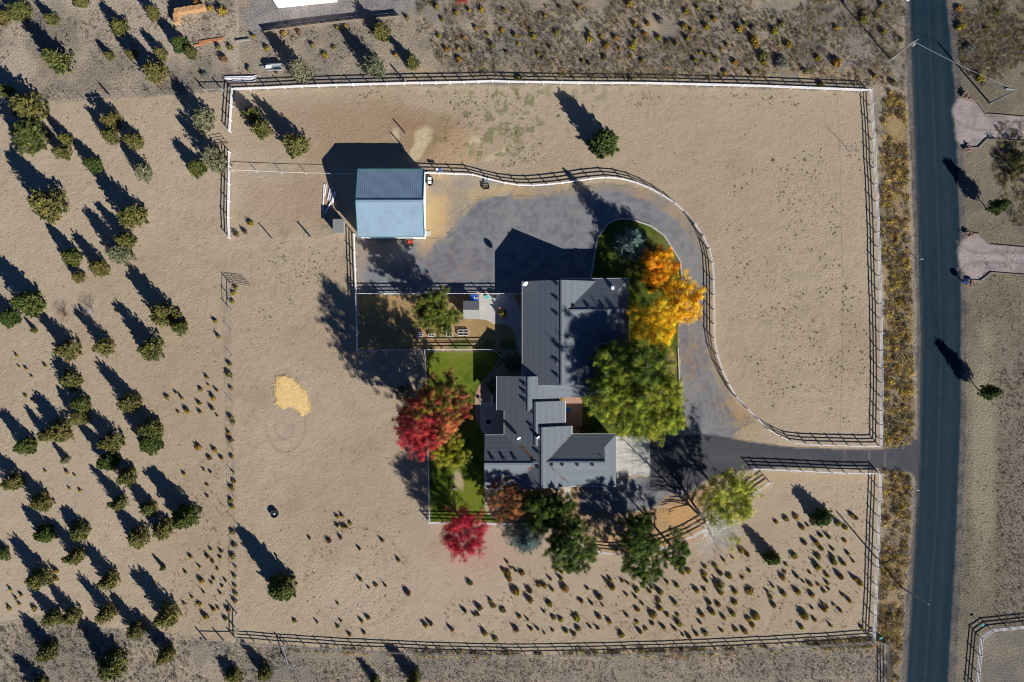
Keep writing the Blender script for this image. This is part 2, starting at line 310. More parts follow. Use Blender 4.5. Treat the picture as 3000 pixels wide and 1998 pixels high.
mixin(asph*np.exp(-((PY-1342-(PX-2100)*.01)/14)**2)*.15*(PX < 2400), c3(.14, .13, .13))
ny = soft(NYARD, 10); mixin(ny*.9, c3(.19, .18, .18), c3(.25, .23, .22), stepn(n2, .35, .6))
for D in (DR1, DR2):
    g = aa(D, 4, 14); mixin(g, c3(.22, .185, .18), c3(.31, .265, .255), stepn(n2*.6+n1*.4, .35, .6))
for (q0, q1) in ((382, 350), (412, 455), (742, 700), (770, 800)):
    yc = np.where(PX > 2870, q0, q0+(q1-q0)*np.clip((2870-PX)/75, 0, 1)**2); mixin((PX > 2800)*np.exp(-((PY-yc)/3.5)**2)*.6, c3(.16, .135, .13))
mixin(((np.abs(PY-(395+(PX-2850)*.03)) < 9) | (np.abs(PY-(755+(PX-2850)*.03)) < 9))*(PX > 2850)*.3, c3(.36, .32, .32))
# yard behind the shed, lawns, garden soil
mixin(soft(YARDW, 3), c3(.34, .23, .105), c3(.25, .18, .085), stepn(n5*.5+n2*.5, .35, .65))
mixin(soft([(1340, 1000), (1535, 1000), (1535, 1022), (1250, 1022)], 5)*stepn(n2, .3, .55)*.8, c3(.08, .12, .03))
lawn = np.maximum(aa(LAWN1), aa(ISLE))
mixin(lawn*1., c3(.032, .075, .003), c3(.115, .145, .012), stepn(n1*.3+n2*.35+n5*.35, .38, .6)); mixin(lawn*stepn(n4, .55, .75)*.4, c3(.15, .165, .035)); mixin(lawn*(PX < 1500)*(.5+.5*np.sin((PX*.8+PY)*.22))*.18, c3(.15, .185, .03))
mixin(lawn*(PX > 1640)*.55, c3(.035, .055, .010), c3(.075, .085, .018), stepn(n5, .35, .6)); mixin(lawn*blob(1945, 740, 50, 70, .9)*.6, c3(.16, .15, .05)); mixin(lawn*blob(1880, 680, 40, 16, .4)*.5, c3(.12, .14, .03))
mixin(lawn*blob(1345, 1410, 14, 34, -.3)*.8, c3(.40, .31, .2)); mixin(lawn*blob(1960, 1070, 26, 60)*.6, c3(.30, .2, .08))
# leaf strewn soil south of the house
mixin(soft([(1480, 1425), (1700, 1425), (1700, 1500), (1950, 1500), (2020, 1440), (2100, 1410), (2120, 1500), (2090, 1570), (1950, 1600), (1800, 1622), (1735, 1610), (1600, 1535), (1480, 1530)], 10), c3(.26, .185, .12), c3(.38, .255, .135), stepn(n5*.5+n2*.5, .35, .65))
mixin(blob(1990, 1500, 80, 50)*.6, c3(.50, .30, .12)); mixin(soft([(1720, 1480), (1860, 1500), (1850, 1530), (1730, 1540)], 6)*.5, c3(.2, .16, .12))
mixin(soft([(2110, 1400), (2230, 1385), (2580, 1392), (2580, 1402), (2300, 1410), (2200, 1440), (2120, 1450)], 8)*.5, c3(.36, .27, .15))
# shallow relief of hooves
Z = (vnoise(X, Y, .7, 41, 2)-.5)*.05*sand+(n5-.5)*.06*(1-np.clip(gv+asph+road+lawn, 0, 1))
inside = (np.abs(X) < XR-1) & (np.abs(Y) < YR-1); Z = np.where(inside, Z, 0)
hard = np.clip(gv+asph+road+lawn+soft(YARDW, 3), 0, 1) > .02; Z = np.where(hard, np.minimum(Z, 0)*0, np.minimum(Z, .02))
nx, ny_ = X.shape
def ground_mat(name, b1, s1, st, rough=.95, grain=.25, gs=9):
    m, t, b = nodes_mat(name, rough, 0, .15)
    a = t.nodes.new('ShaderNodeAttribute'); a.attribute_name = 'Col'
    tc = t.nodes.new('ShaderNodeTexCoord')
    n = t.nodes.new('ShaderNodeTexNoise'); n.inputs['Scale'].default_value = gs; n.inputs['Detail'].default_value = 5; n.inputs['Roughness'].default_value = .7; t.links.new(tc.outputs['Object'], n.inputs['Vector'])
    mr = t.nodes.new('ShaderNodeMapRange'); mr.inputs[1].default_value = .3; mr.inputs[2].default_value = .7; mr.inputs[3].default_value = 1-grain; mr.inputs[4].default_value = 1+grain; t.links.new(n.outputs['Fac'], mr.inputs[0])
    mx = t.nodes.new('ShaderNodeVectorMath'); mx.operation = 'SCALE'; t.links.new(a.outputs['Color'], mx.inputs[0]); t.links.new(mr.outputs[0], mx.inputs['Scale']); t.links.new(mx.outputs[0], b.inputs['Base Color'])
    n2_ = t.nodes.new('ShaderNodeTexNoise'); n2_.inputs['Scale'].default_value = s1; n2_.inputs['Detail'].default_value = 4; n2_.inputs['Distortion'].default_value = .8; t.links.new(tc.outputs['Object'], n2_.inputs['Vector'])
    bp = t.nodes.new('ShaderNodeBump'); bp.inputs['Strength'].default_value = st; bp.inputs['Distance'].default_value = b1
    t.links.new(n2_.outputs['Fac'], bp.inputs['Height']); t.links.new(bp.outputs[0], b.inputs['Normal'])
    return m
def sheet(name, mask, dz, m):
    """a sheet cut from the same survey grid"""
    if mask is None: fm = np.ones((nx-1, ny_-1), bool)
    else: fm = mask[:-1, :-1] & mask[1:, :-1] & mask[:-1, 1:] & mask[1:, 1:]
    I, J = np.nonzero(fm); a = I*ny_+J; q = np.stack([a, a+ny_, a+ny_+1, a+1], 1)
    used, inv = np.unique(q, return_inverse=True); inv = inv.reshape(-1, 4)
    co_ = np.stack([X.ravel()[used], Y.ravel()[used], Z.ravel()[used]+dz], 1)
    me = bpy.data.meshes.new(name); me.vertices.add(len(used)); me.vertices.foreach_set('co', co_.astype(np.float32).ravel())
    me.loops.add(inv.size); me.loops.foreach_set('vertex_index', inv.ravel().astype(np.int32))
    me.polygons.add(len(inv)); me.polygons.foreach_set('loop_start', np.arange(0, inv.size, 4, dtype=np.int32))
    me.update(calc_edges=True)
    at = me.color_attributes.new('Col', 'FLOAT_COLOR', 'POINT')
    cc = np.concatenate([colr.reshape(-1, 3)[used], np.ones((len(used), 1))], 1); at.data.foreach_set('color', cc.astype(np.float32).ravel())
    me.polygons.foreach_set('use_smooth', np.ones(len(inv), bool))
    return tag(link(name, me, m), kind='structure')
SANDM = ground_mat('trampled_sand', .12, 2.6, .7, grain=.16, gs=6)
sheet('ground', None, -.012, ground_mat('wild_soil', .14, 2.8, 1.0, grain=.4, gs=4))
sheet('pasture', (sand > .5) & ~(gv > .3) & ~(asph > .4) & ~(lawn > .4) & (Z < 1), .0, SANDM)
sheet('road', road > .02, .008, ground_mat('asphalt_road', .01, 12, .3, .95, .12, 7))
sheet('driveway', (gv > .5) & ~(asph > .4) & ~(lawn > .4) & ~(road > .4), .004, ground_mat('gravel_yard', .03, 7, .5, .9, .3, 10))
sheet('asphalt_drive', (asph > .02) & ~(road > .5), .006, ground_mat('new_asphalt', .01, 12, .3, .85, .12, 8))
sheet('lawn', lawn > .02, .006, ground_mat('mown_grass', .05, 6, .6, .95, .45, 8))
for D, nm in ((DR1, 'gravel_drive'), (DR2, 'gravel_drive')):
    sheet(nm, (aa(D, 4, 14) > .3) & ~(road > .4) & (np.abs(X) < XR), .004, ground_mat('pink_gravel', .05, 5, .8, .95, .35, 4))

# ------------------------------------------------------------------ leaves
def leafmesh(name, P, N, size, colv, m=LEAF, asp=.55):
    """P centres, N facing directions, size per leaf, colv rgb per leaf -> one mesh of small quads"""
    n = len(P); N = N/np.maximum(np.linalg.norm(N, axis=1, keepdims=True), 1e-6)
    r = RNG.normal(size=(n, 3)); U = np.cross(N, r); U /= np.maximum(np.linalg.norm(U, axis=1, keepdims=True), 1e-6); V = np.cross(N, U)
    sz = size[:, None]; co_ = np.empty((n, 4, 3)); co_[:, 0] = P-U*sz; co_[:, 1] = P-V*sz*asp; co_[:, 2] = P+U*sz; co_[:, 3] = P+V*sz*asp
    me = bpy.data.meshes.new(name); me.vertices.add(n*4); me.vertices.foreach_set('co', co_.astype(np.float32).ravel())
    me.loops.add(n*4); me.loops.foreach_set('vertex_index', np.arange(n*4, dtype=np.int32)); me.polygons.add(n)
    me.polygons.foreach_set('loop_start', np.arange(0, n*4, 4, dtype=np.int32)); me.update(calc_edges=True)
    at = me.color_attributes.new('Col', 'FLOAT_COLOR', 'POINT'); cc = np.ones((n, 4, 4)); cc[:, :, :3] = colv[:, None, :]
    at.data.foreach_set('color', cc.astype(np.float32).ravel()); me.materials.append(m); return me
def unit(n):
    d = RNG.normal(size=(n, 3)); return d/np.linalg.norm(d, axis=1, keepdims=True)
def juniper_leaves(name, pal, nspray=150, per=24, cone=.35, spiky=.27, leaf=.07):
    """unit juniper: radius 1, height 2 (z 0..2); upright pointed sprays"""
    P = []; N = []; Cc = []
    pal = np.array(pal)
    ntop = RNG.integers(2, 5); tops = [(RNG.uniform(-.35, .35), RNG.uniform(-.35, .35), RNG.uniform(1.55, 2.0)) for _ in range(ntop)]
    lob = RNG.uniform(.75, 1.1, 8)
    for i in range(nspray):
        z = RNG.random()**1.15*1.75+.05; rr = (1-(z/1.95)**1.7)**.6*(1-cone*z/2)
        a = RNG.uniform(0, 2*math.pi); rr *= np.interp(a/(2*math.pi)*8, range(9), list(lob)+[lob[0]])
        q = RNG.uniform(.45, .95) if i % 3 else RNG.uniform(0, .5)
        t = tops[RNG.integers(ntop)]; f = z/2*.8
        b = np.array([rr*q*math.cos(a)*(1-f*.4)+t[0]*f, rr*q*math.sin(a)*(1-f*.4)+t[1]*f, z])
        d = np.array([math.cos(a)*q*.9, math.sin(a)*q*.9, .35+.9*RNG.random()]); d /= np.linalg.norm(d)
        L = spiky*RNG.uniform(.6, 1.5); u = RNG.random(per)**.8
        w_ = (1-u)*.115+.02
        p = b+d*(u*L)[:, None]+unit(per)*w_[:, None]
        p[:, 2] = np.maximum(p[:, 2], .03)
        P.append(p); N.append(unit(per)*.9+d*.4+np.array([0, 0, .5])); c = pal[RNG.integers(len(pal))]*RNG.uniform(.75, 1.25)
        Cc.append(np.repeat(c[None], per, 0)*RNG.uniform(.8, 1.2, (per, 1)))
    nf = int(nspray*7); z = RNG.random(nf)**1.1*1.7+.05; a = RNG.uniform(0, 2*math.pi, nf); rr = (1-(z/1.95)**1.7)**.6*(1-cone*z/2)*np.interp(a/(2*math.pi)*8, range(9), list(lob)+[lob[0]])*RNG.random(nf)**.45*.88
    P.append(np.stack([rr*np.cos(a), rr*np.sin(a), z], 1)); N.append(unit(nf)+np.array([0, 0, .6])); Cc.append(pal[RNG.integers(len(pal), size=nf)]*RNG.uniform(.7, 1.1, (nf, 1)))
    for tx, ty, tz in tops:
        n = 60; u = RNG.random(n); p = np.stack([tx*1.1+RNG.normal(size=n)*.09*(1-u), ty*1.1+RNG.normal(size=n)*.09*(1-u), tz-.45+u*.6], 1)
        P.append(p); N.append(unit(n)); Cc.append(np.repeat(pal[0][None], n, 0))
    P = np.concatenate(P); N = np.concatenate(N); Cc = np.concatenate(Cc)
    return leafmesh(name, P, N, RNG.uniform(.6, 1.3, len(P))*leaf, Cc)
OLIVE = [(.175, .17, .045), (.135, .14, .04), (.215, .20, .06), (.10, .115, .035)]
GREY = [(.19, .20, .115), (.24, .245, .15), (.15, .17, .09)]
GREEN = [(.085, .12, .028), (.12, .155, .038), (.06, .09, .024)]
JUN = [juniper_leaves('juniper_foliage', OLIVE, 190, 24, .30+.1*k) for k in range(5)]+[juniper_leaves('juniper_foliage', GREY, 170, 18, .35) for k in range(2)]+[juniper_leaves('bush_foliage', GREEN, 230, 26, .2, .2)]
def trunk_mesh():
    m = MB(); m.tube([(0, 0, -.02), (.03, .02, .5), (0, .03, 1.1), (.03, 0, 1.7)], [.12, .09, .06, .015], 6)
    for k in range(7):
        a = k*2.4; z = .12+k*.18; m.tube([(0, 0, z), (.45*math.cos(a), .45*math.sin(a), z+.25), (.7*math.cos(a), .7*math.sin(a), z+.45)], [.045, .025, .008], 5)
    me = bpy.data.meshes.new('trunk'); me.from_pydata(m.v, [], m.f); me.materials.append(M['barkgrey']); return me
TRK = trunk_mesh()
def solve_tree(ax_, ay_, ty):
    h = max(1.0, (ay_-ty)/27.0)
    for _ in range(12):
        k = 1-.45*h/H; by = 999+(ay_-999)*k; h = .6*h+.4*max(1.0, (by-ty)/24.9)
    k = 1-.45*h/H
    return 1500+(ax_-1500)*k, 999+(ay_-999)*k, h
CNT = 0
def juniper(px, py, r, ty, kind=None):
    global CNT
    bx, by, h = solve_tree(px, py, ty); R = r*S; x, y = G(bx, by); h = min(h, 9.5)
    v = (CNT*3) % 5 if kind is None else kind; CNT += 1
    size = 'small' if R < 1.3 else ('large' if R > 2.2 else 'medium'); colr_ = 'grey-green' if v in (5, 6) else ('green' if v == 7 else 'olive')
    t = thing('juniper_tree', '%s %s juniper on open ground, %s' % (size, colr_, where(px, py)), 'tree', (x, y), 0, 'junipers and evergreens of the pasture')
    o = link('crown', JUN[v], None, t, (0, 0, .0), random.uniform(0, 6.28)); R *= 1.10; o.scale = (R*random.uniform(.93, 1.07), R*random.uniform(.93, 1.07), h/2)
    o = link('trunk', TRK, None, t, (0, 0, 0), random.uniform(0, 6.28)); o.scale = (R, R, h/2)
def jl(ox, oy, lst):
    for a in lst:
        p, q = T(ox, oy, a[0], a[1]); juniper(p, q, a[2]/3.136, oy+a[3]/3.136, a[4] if len(a) > 4 else None)
jl(0, 0, [(165, 90, 105, -150), (15, 150, 80, -60), (465, 180, 60, 5), (730, 10, 75, -150), (1090, 240, 78, 35), (1400, 120, 65, -60), (515, 545, 135, 165), (1000, 515, 42, 365), (1205, 500, 55, 340), (1470, 490, 62, 275), (1410, 650, 105, 285), (1650, 410, 78, 180, 7), (1745, 480, 55, 300),
 (30, 830, 72, 540), (235, 985, 145, 620), (250, 1265, 175, 960), (590, 1280, 72, 1055), (560, 1400, 72, 1130), (1025, 1110, 90, 865), (1005, 1255, 75, 985), (1225, 1290, 90, 1030), (840, 1510, 85, 1285, 7), (1845, 1095, 118, 740, 5), (1965, 1465, 120, 1070, 6), (1800, 1545, 78, 1290, 7), (1300, 1580, 90, 1300, 5), (2300, 1050, 95, 830)])
jl(750, 0, [(45, 1180, 88, 890), (365, 1330, 112, 915), (1145, 285, 80, 30), (1085, 600, 112, 240, 6), (1435, 570, 76, 345), (395, 655, 115, 290, 5)])
jl(1500, 0, [(850, 1300, 142, 860, 7)])
jl(0, 500, [(420, 300, 165, -175), (1200, 410, 122, 10), (1140, 640, 92, 295), (1080, 780, 105, 375, 5), (640, 795, 85, 500, 7), (715, 980, 60, 790), (900, 905, 85, 595), (235, 1220, 125, 795, 7), (70, 1360, 92, 1100, 7), (1490, 1320, 125, 895), (1645, 1450, 70, 1155), (310, 1475, 26, 1350)])
jl(0, 1000, [(1370, 80, 108, -340), (600, 80, 105, -250), (940, 50, 85, -310), (640, 350, 100, 150), (740, 580, 85, 310), (710, 700, 90, 430), (540, 825, 110, 480), (410, 870, 65, 610), (1170, 570, 95, 185), (1380, 810, 112, 500), (1370, 940, 110, 620, 7), (1000, 930, 102, 590), (980, 1110, 86, 750, 7), (1155, 1250, 90, 900), (220, 965, 90, 635, 7), (105, 1290, 96, 950), (370, 1480, 96, 1200), (1080, 1490, 80, 1150), (590, 1090, 42, 915, 5), (1350, 1545, 85, 1290)])
jl(0, 1498, [(400, 210, 92, -60, 7), (720, 190, 100, -40), (680, 420, 82, 60), (1260, 240, 105, -20), (1480, 160, 105, -100), (1685, 60, 112, -425, 7), (345, 620, 100, 230), (985, 640, 95, 290), (960, 950, 75, 580), (480, 980, 82, 700), (640, 970, 85, 650), (1240, 1100, 80, 750), (1515, 970, 115, 520), (420, 1300, 95, 950), (1000, 1420, 152, 990), (1510, 1330, 86, 910), (15, 390, 65, 180), (330, 1620, 100, 1310), (2140, 1520, 82, 1330), (1495, 520, 24, 385)])
jl(750, 1498, [(75, 1490, 82, 1190), (220, 710, 125, 150, 7), (1445, 1540, 76, 1210), (1090, 1560, 50, 1340)])
jl(2250, 1498, [(505, 60, 98, -225, 7), (45, 430, 78, 120, 7)])

# ------------------------------------------------------------------ big garden trees
def branchy(h, r, seed, stems=1, nl=26, lean=(0, 0), up=.5, tr=.22):
    rr = random.Random(seed); m = MB(); tips = []
    for s_ in range(stems):
        a0 = s_*2*math.pi/stems+rr.random(); off = .25*r if stems > 1 else 0
        pts = []; n = 6
        for i in range(n+1):
            f = i/n; pts.append(Vector((lean[0]*f+off*math.cos(a0)*f*1.6+rr.uniform(-.12, .12)*f, lean[1]*f+off*math.sin(a0)*f*1.6+rr.uniform(-.12, .12)*f, h*.88*f)))
        R0 = tr if stems == 1 else tr*.7
        m.tube([p-Vector((0, 0, .05)) if i == 0 else p for i, p in enumerate(pts)], [R0*(1-.93*i/n) for i in range(n+1)], 8)
        for k in range(nl//stems):
            f = rr.uniform(.18, .95); i = min(int(f*n), n-1); b = pts[i].lerp(pts[i+1], f*n-i); a = rr.uniform(0, 6.283)
            L = r*(1.05-.55*f)*rr.uniform(.7, 1.1); rise = L*up*rr.uniform(.6, 1.3)
            q = [b, b+Vector((math.cos(a)*L*.4, math.sin(a)*L*.4, rise*.5)), b+Vector((math.cos(a)*L*.75, math.sin(a)*L*.75, rise*.85)), b+Vector((math.cos(a+.2)*L, math.sin(a+.2)*L, rise))]
            w0 = R0*(1-.85*f)*.5; m.tube(q, [w0, w0*.6, w0*.35, w0*.12], 5); tips += [q[1], q[2], q[3]]
            for j in range(4):
                g = rr.uniform(.3, 1); c = q[1].lerp(q[3], g); a2 = a+rr.uniform(-1.2, 1.2); l2 = L*.4
                e = c+Vector((math.cos(a2)*l2, math.sin(a2)*l2, l2*up)); m.tube([c, c.lerp(e, .5)+Vector((0, 0, .05)), e], [w0*.3, w0*.18, .008], 4); tips += [e, c.lerp(e, .6)]
    return m, tips
def crown_from(tips, pal, per, spread, leaf, keep=lambda p: True, gain=1., patch=None, flat=.7):
    P = []; N = []; Cc = []; pal = np.array(pal)
    for t in tips:
        if not keep(t): continue
        c = pal[RNG.integers(len(pal))]
        if patch is not None: c = patch(t, c)
        n = per; d = unit(n); rad = RNG.random(n)**.5*spread
        p = np.array(t)+d*rad[:, None]*np.array([1, 1, flat]); P.append(p); N.append(d*.8+unit(n)*.5+np.array([0, 0, .5]))
        Cc.append(np.clip(c*RNG.uniform(.6, 1.35), 0, 1)[None]*RNG.uniform(.75, 1.25, (n, 1)))
    P = np.concatenate(P); N = np.concatenate(N); Cc = np.concatenate(Cc)*gain; P[:, 2] = np.maximum(P[:, 2], .2)
    return P, N, Cc
def big_tree(name, label, px, py, rpx, h, pal, seed, bark='bark', stems=1, nl=30, per=70, spread=.75, leaf=.13, keep=lambda p: True, patch=None, ap=.55, cat='tree', up=.5, tr=.22, fill=60, group=None, lean=(0, 0), low=.3):
    k = 1-ap*h/H; x, y = G(1500+(px-1500)*k, 999+(py-999)*k); r = rpx*S
    t = thing(name, label, cat, (x, y), 0, group); per = int(per*1.15); leaf *= .86; spread *= .78; fill = int(fill*1.7)
    m, tips = branchy(h, r, seed, stems, nl, lean, up, tr); m.build('trunk', M[bark], t)
    rr = random.Random(seed+5)
    for i in range(fill):
        a = rr.uniform(0, 6.283); z = rr.uniform(low, .98); q = math.sqrt(rr.random())*r*(1-max(0, (z-.5)/.5)**2*.7)*(.82+.2*math.sin(3*a+seed)); tips.append(Vector((q*math.cos(a)+lean[0]*z, q*math.sin(a)+lean[1]*z, z*h)))
    P, N, Cc = crown_from(tips, pal, per, spread, leaf, keep, patch=patch)
    link('crown', leafmesh('crown', P, N, RNG.uniform(.6, 1.3, len(P))*leaf, Cc, LEAF2), None, t)
    return t
def conifer(name, label, px, py, rpx, h, pal, seed, layers=22, per=46, cat='tree', group=None, ap=.4):
    k = 1-ap*h/H; x, y = G(1500+(px-1500)*k, 999+(py-999)*k); r = rpx*S
    t = thing(name, label, cat, (x, y), 0, group); rr = random.Random(seed); m = MB(); m.tube([(0, 0, -.05), (0, 0, h*.5), (.02, 0, h)], [.2, .12, .02], 7)
    P = []; N = []; Cc = []; pal = np.array(pal)
    for L in range(layers):
        f = L/(layers-1); z = h*(.06+.9*f); R = r*(1-f)**.8*1.02+.12; nb = int(9*(1-f)+4)
        for b in range(nb):
            a = b*2*math.pi/nb+L*.9+rr.uniform(-.2, .2); l = R*rr.uniform(.8, 1.12); droop = -.08*l
            e = Vector((math.cos(a)*l, math.sin(a)*l, z+droop)); m.tube([(0, 0, z), tuple(e*.98)[:2]+(z+droop*.6,)], [.035*(1-f)+.01, .006], 4)
            u = RNG.random(per)**.6; wd = .12+.34*l*(1-u)*u*1.6
            pr = np.stack([math.cos(a)*l*u, math.sin(a)*l*u, z+droop*u], 1); side = RNG.uniform(-1, 1, per)*wd
            pr[:, 0] += -math.sin(a)*side; pr[:, 1] += math.cos(a)*side; pr[:, 2] += RNG.uniform(-.08, .14, per)
            P.append(pr); N.append(unit(per)*.7+np.array([math.cos(a)*.3, math.sin(a)*.3, .8])); c = pal[RNG.integers(len(pal))]*RNG.uniform(.7, 1.2)
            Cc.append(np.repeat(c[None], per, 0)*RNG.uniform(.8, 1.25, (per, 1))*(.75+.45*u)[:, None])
    m.build('trunk', M['bark'], t); P = np.concatenate(P); N = np.concatenate(N); Cc = np.concatenate(Cc); P[:, 2] = np.maximum(P[:, 2], .05)
    link('crown', leafmesh('crown', P, N, RNG.uniform(.6, 1.3, len(P))*.12, Cc), None, t); return t
YEL = [(.85, .50, .01), (.88, .58, .02), (.82, .42, .01), (.75, .60, .03)]; ORA = [(.82, .34, .01), (.86, .42, .01), (.78, .27, .015), (.80, .48, .02)]
LIME = [(.28, .35, .03), (.40, .43, .045), (.20, .27, .028), (.50, .47, .05), (.14, .19, .022)]
DGREEN = [(.045, .085, .014), (.07, .12, .018), (.03, .06, .012), (.12, .16, .02)]
LOC = [(.09, .13, .02), (.14, .17, .025), (.20, .20, .035), (.06, .09, .015)]
REDS = [(.42, .03, .04), (.52, .05, .06), (.32, .02, .03), (.46, .10, .06)]
GRP = 'big trees east of the house'
big_tree('maple_tree', 'large autumn maple turning red beside the pasture fence', 1258, 1228, 92, 15, REDS, 3, 'maplebark', 1, 54, 60, .72, .12, ap=.42, fill=150, up=.75, tr=.3,
         patch=lambda t, c: np.array(random.choice([(.09, .11, .02), (.35, .25, .03), (.30, .05, .03), (.45, .13, .05)])) if (t[1] > 1.0 and random.random() < .75) or t[2] < 5.5 else (np.array((.55, .24, .07)) if t[0] > 2.0 and random.random() < .6 else c))
big_tree('maple_tree', 'half green half dark-red maple at the lawn side of the large red maple', 1300, 1168, 66, 12.5, [(.10, .12, .02), (.07, .09, .015), (.30, .08, .04), (.22, .20, .03), (.38, .12, .05)], 6, 'maplebark', 1, 40, 55, .62, .11, ap=.5, fill=100, up=.75)
big_tree('maple_tree', 'yellow-green autumn tree below the large red maple', 1322, 1318, 52, 10.5, [(.24, .24, .02), (.38, .34, .02), (.15, .17, .02)], 4, 'maplebark', 1, 28, 50, .55, .11, ap=.5, fill=70, up=.8)
big_tree('red_maple', 'small crimson maple with pale bare branches by the lawn corner', 1362, 1552, 70, 7.2, [(.46, .012, .045), (.55, .02, .055), (.34, .01, .035), (.52, .05, .05)], 10, 'maplebark', 1, 70, 50, .6, .075, ap=.6, fill=80, up=.9, tr=.2)
big_tree('rust_tree', 'rust-orange leaved tree south-west of the grey roof', 1478, 1462, 60, 7.5, [(.36, .14, .055), (.45, .19, .07), (.28, .10, .04), (.16, .13, .03)], 12, 'bark', 1, 28, 38, .5, .10, ap=.5, fill=24, up=.7)
big_tree('locust_tree', 'broad green tree shading the garden beds west of the patio', 1276, 912, 62, 9.6, LOC, 15, 'bark', 1, 40, 62, .6, .11, ap=.55, fill=150, up=.6, tr=.25)
big_tree('golden_tree', 'orange-gold tree beside the blue spruce', 1932, 785, 56, 7.5, ORA, 21, 'bark', 1, 26, 40, .6, .11, ap=.6, fill=90, up=.7)
big_tree('golden_tree', 'golden-orange tree overhanging the curved drive', 1988, 885, 74, 8.5, YEL+ORA[:2], 22, 'bark', 1, 28, 42, .7, .11, ap=.6, fill=110, up=.7)
big_tree('golden_tree', 'bright yellow tree north of the big green trees', 1914, 948, 74, 8.0, YEL+[(.45, .38, .03)], 23, 'bark', 1, 28, 42, .7, .11, ap=.6, fill=120, up=.7)
for i, (px, py, r, h, lab) in enumerate([(1800, 1062, 70, 10.5, 'dark green tree against the east eave of the grey house'), (1895, 1070, 80, 11.5, 'tall green tree just south of the yellow tree'), (1925, 1150, 72, 11, 'olive-green tree overhanging the gravel drive'),
    (1800, 1160, 78, 11, 'green birch-like tree beside the brick patio'), (1862, 1215, 72, 10, 'yellow-green tree beside the concrete garage apron'), (1945, 1225, 60, 10, 'lime-green tree at the drive corner, southmost of its clump')]):
    pal = (DGREEN+LIME[:2]) if i < 2 else LIME+DGREEN[:1]
    big_tree('aspen_tree', lab, px, py, r, h, pal, 30+i, 'birchbark', 1, 40, 44, .75, .11, ap=.6, fill=130, up=.75, group=GRP)
conifer('blue_spruce', 'blue spruce on the lawn island in the drive bend', 1852, 712, 50, 9.3, [(.10, .17, .15), (.17, .25, .22), (.07, .12, .11)], 41)
conifer('blue_spruce', 'blue spruce in shade at the foot of the south fence', 1540, 1572, 62, 9.0, [(.09, .15, .13), (.15, .22, .19), (.06, .10, .09)], 42)
GRP = 'evergreens south of the house'
big_tree('evergreen_tree', 'dense green evergreen reaching past the south fence', 1672, 1600, 74, 10.5, DGREEN, 51, 'bark', 1, 34, 70, .6, .11, ap=.45, fill=80, up=.4, low=.08)
big_tree('evergreen_tree', 'shaded evergreen close to the south-west roof', 1590, 1492, 64, 8.5, DGREEN, 52, 'bark', 1, 30, 60, .6, .11, ap=.45, fill=60, up=.4, low=.1)
big_tree('evergreen_tree', 'shaded dark evergreen south of the garage roof', 1655, 1505, 58, 8, DGREEN, 53, 'bark', 1, 26, 60, .55, .11, ap=.45, fill=50, up=.4, low=.1)
big_tree('pine_tree', 'tall green pine over the curved white fence', 1872, 1566, 60, 10, DGREEN, 54, 'bark', 1, 34, 52, .6, .11, ap=.55, fill=46, up=.5)
big_tree('pine_tree', 'green pine south of the curved white fence', 1882, 1638, 66, 9.5, DGREEN, 55, 'bark', 1, 30, 60, .55, .11, ap=.45, fill=56, up=.4, low=.1)
big_tree('pine_tree', 'loose-limbed pine between the green pine and the birch', 1975, 1610, 50, 10, DGREEN+[(.12, .13, .02)], 56, 'bark', 1, 26, 36, .5, .11, ap=.5, fill=16, up=.5)
big_tree('birch_tree', 'yellow-green leafy tree just north of the bare white birch', 2132, 1456, 84, 10.5, [(.30, .34, .035), (.42, .42, .06), (.50, .47, .07), (.20, .27, .03)], 61, 'birchbark', 1, 50, 44, .7, .11, ap=.6, fill=110, up=.7, tr=.2)
big_tree('birch_tree', 'tall birch with mostly bare white limbs south of the asphalt drive', 2086, 1543, 74, 12.5, [(.42, .40, .04), (.35, .36, .03)], 62, 'birchbark', 2, 130, 30, .5, .09, ap=.3, fill=0, up=.55, tr=.34,
         keep=lambda p: p[0] > 2.2 and p[1] < -1.2 and random.random() < .6)
# lollipop trees and others east of the road
for px, py, r, ty, lab in ((2935, 602, 27, 459, 'small round green tree by the east gravel drives'), (2911, 1148, 27, 1000, 'small round green tree on the verge south of the gravel drives')):
    h = 5.2; k = 1-.8*h/H; x, y = G(1500+(px-1500)*k, 999+(py-999)*k)
    t = thing('roadside_tree', lab, 'tree', (x, y)); m = MB(); m.tube([(0, 0, -.05), (.03, 0, 2.4), (0, 0, 4.4)], [.1, .075, .03], 7); m.build('trunk', M['bark'], t)
    o = link('crown', JUN[7], None, t, (0, 0, 1.7), 1.1); o.scale = (r*S*1.0, r*S*1.0, 2.1)
x, y = G(2489, 446); t = thing('sapling', 'bare leafless sapling near the north-east corner of the paddock', 'tree', (x, y)); m, _ = branchy(3.4, .9, 77, 1, 14, (-.1, 0), 1.1, .05); m.build('trunk', M['barkgrey'], t)
for (a, b, r, lab, cc) in ((860, 1290, 80, 'bare silver-grey bush in the west pasture', M['maplebark']), (610, 1330, 70, 'bare reddish-brown bush in the west pasture', M['rust'])):
    x, y = G(*T(0, 500, a, b)); m, tips = branchy(1.3, r/3.136*S, int(a), 5, 70, (0, 0), .5, .05); o = m.build('bare_bush', cc, None, (x, y, 0)); tag(o, lab, 'bush')
x, y = G(1349, -2); P, N, Cc = crown_from([Vector((random.gauss(0, .55), random.gauss(0, .55), random.uniform(.2, 1.3))) for _ in range(40)], REDS, 30, .35, .08)
tag(link('red_bush', leafmesh('red_bush', P, N, RNG.uniform(.06, .12, len(P)), Cc, LEAF2), None, None, (x, y, 0)), 'bright red bush at the top edge of the photo', 'bush')
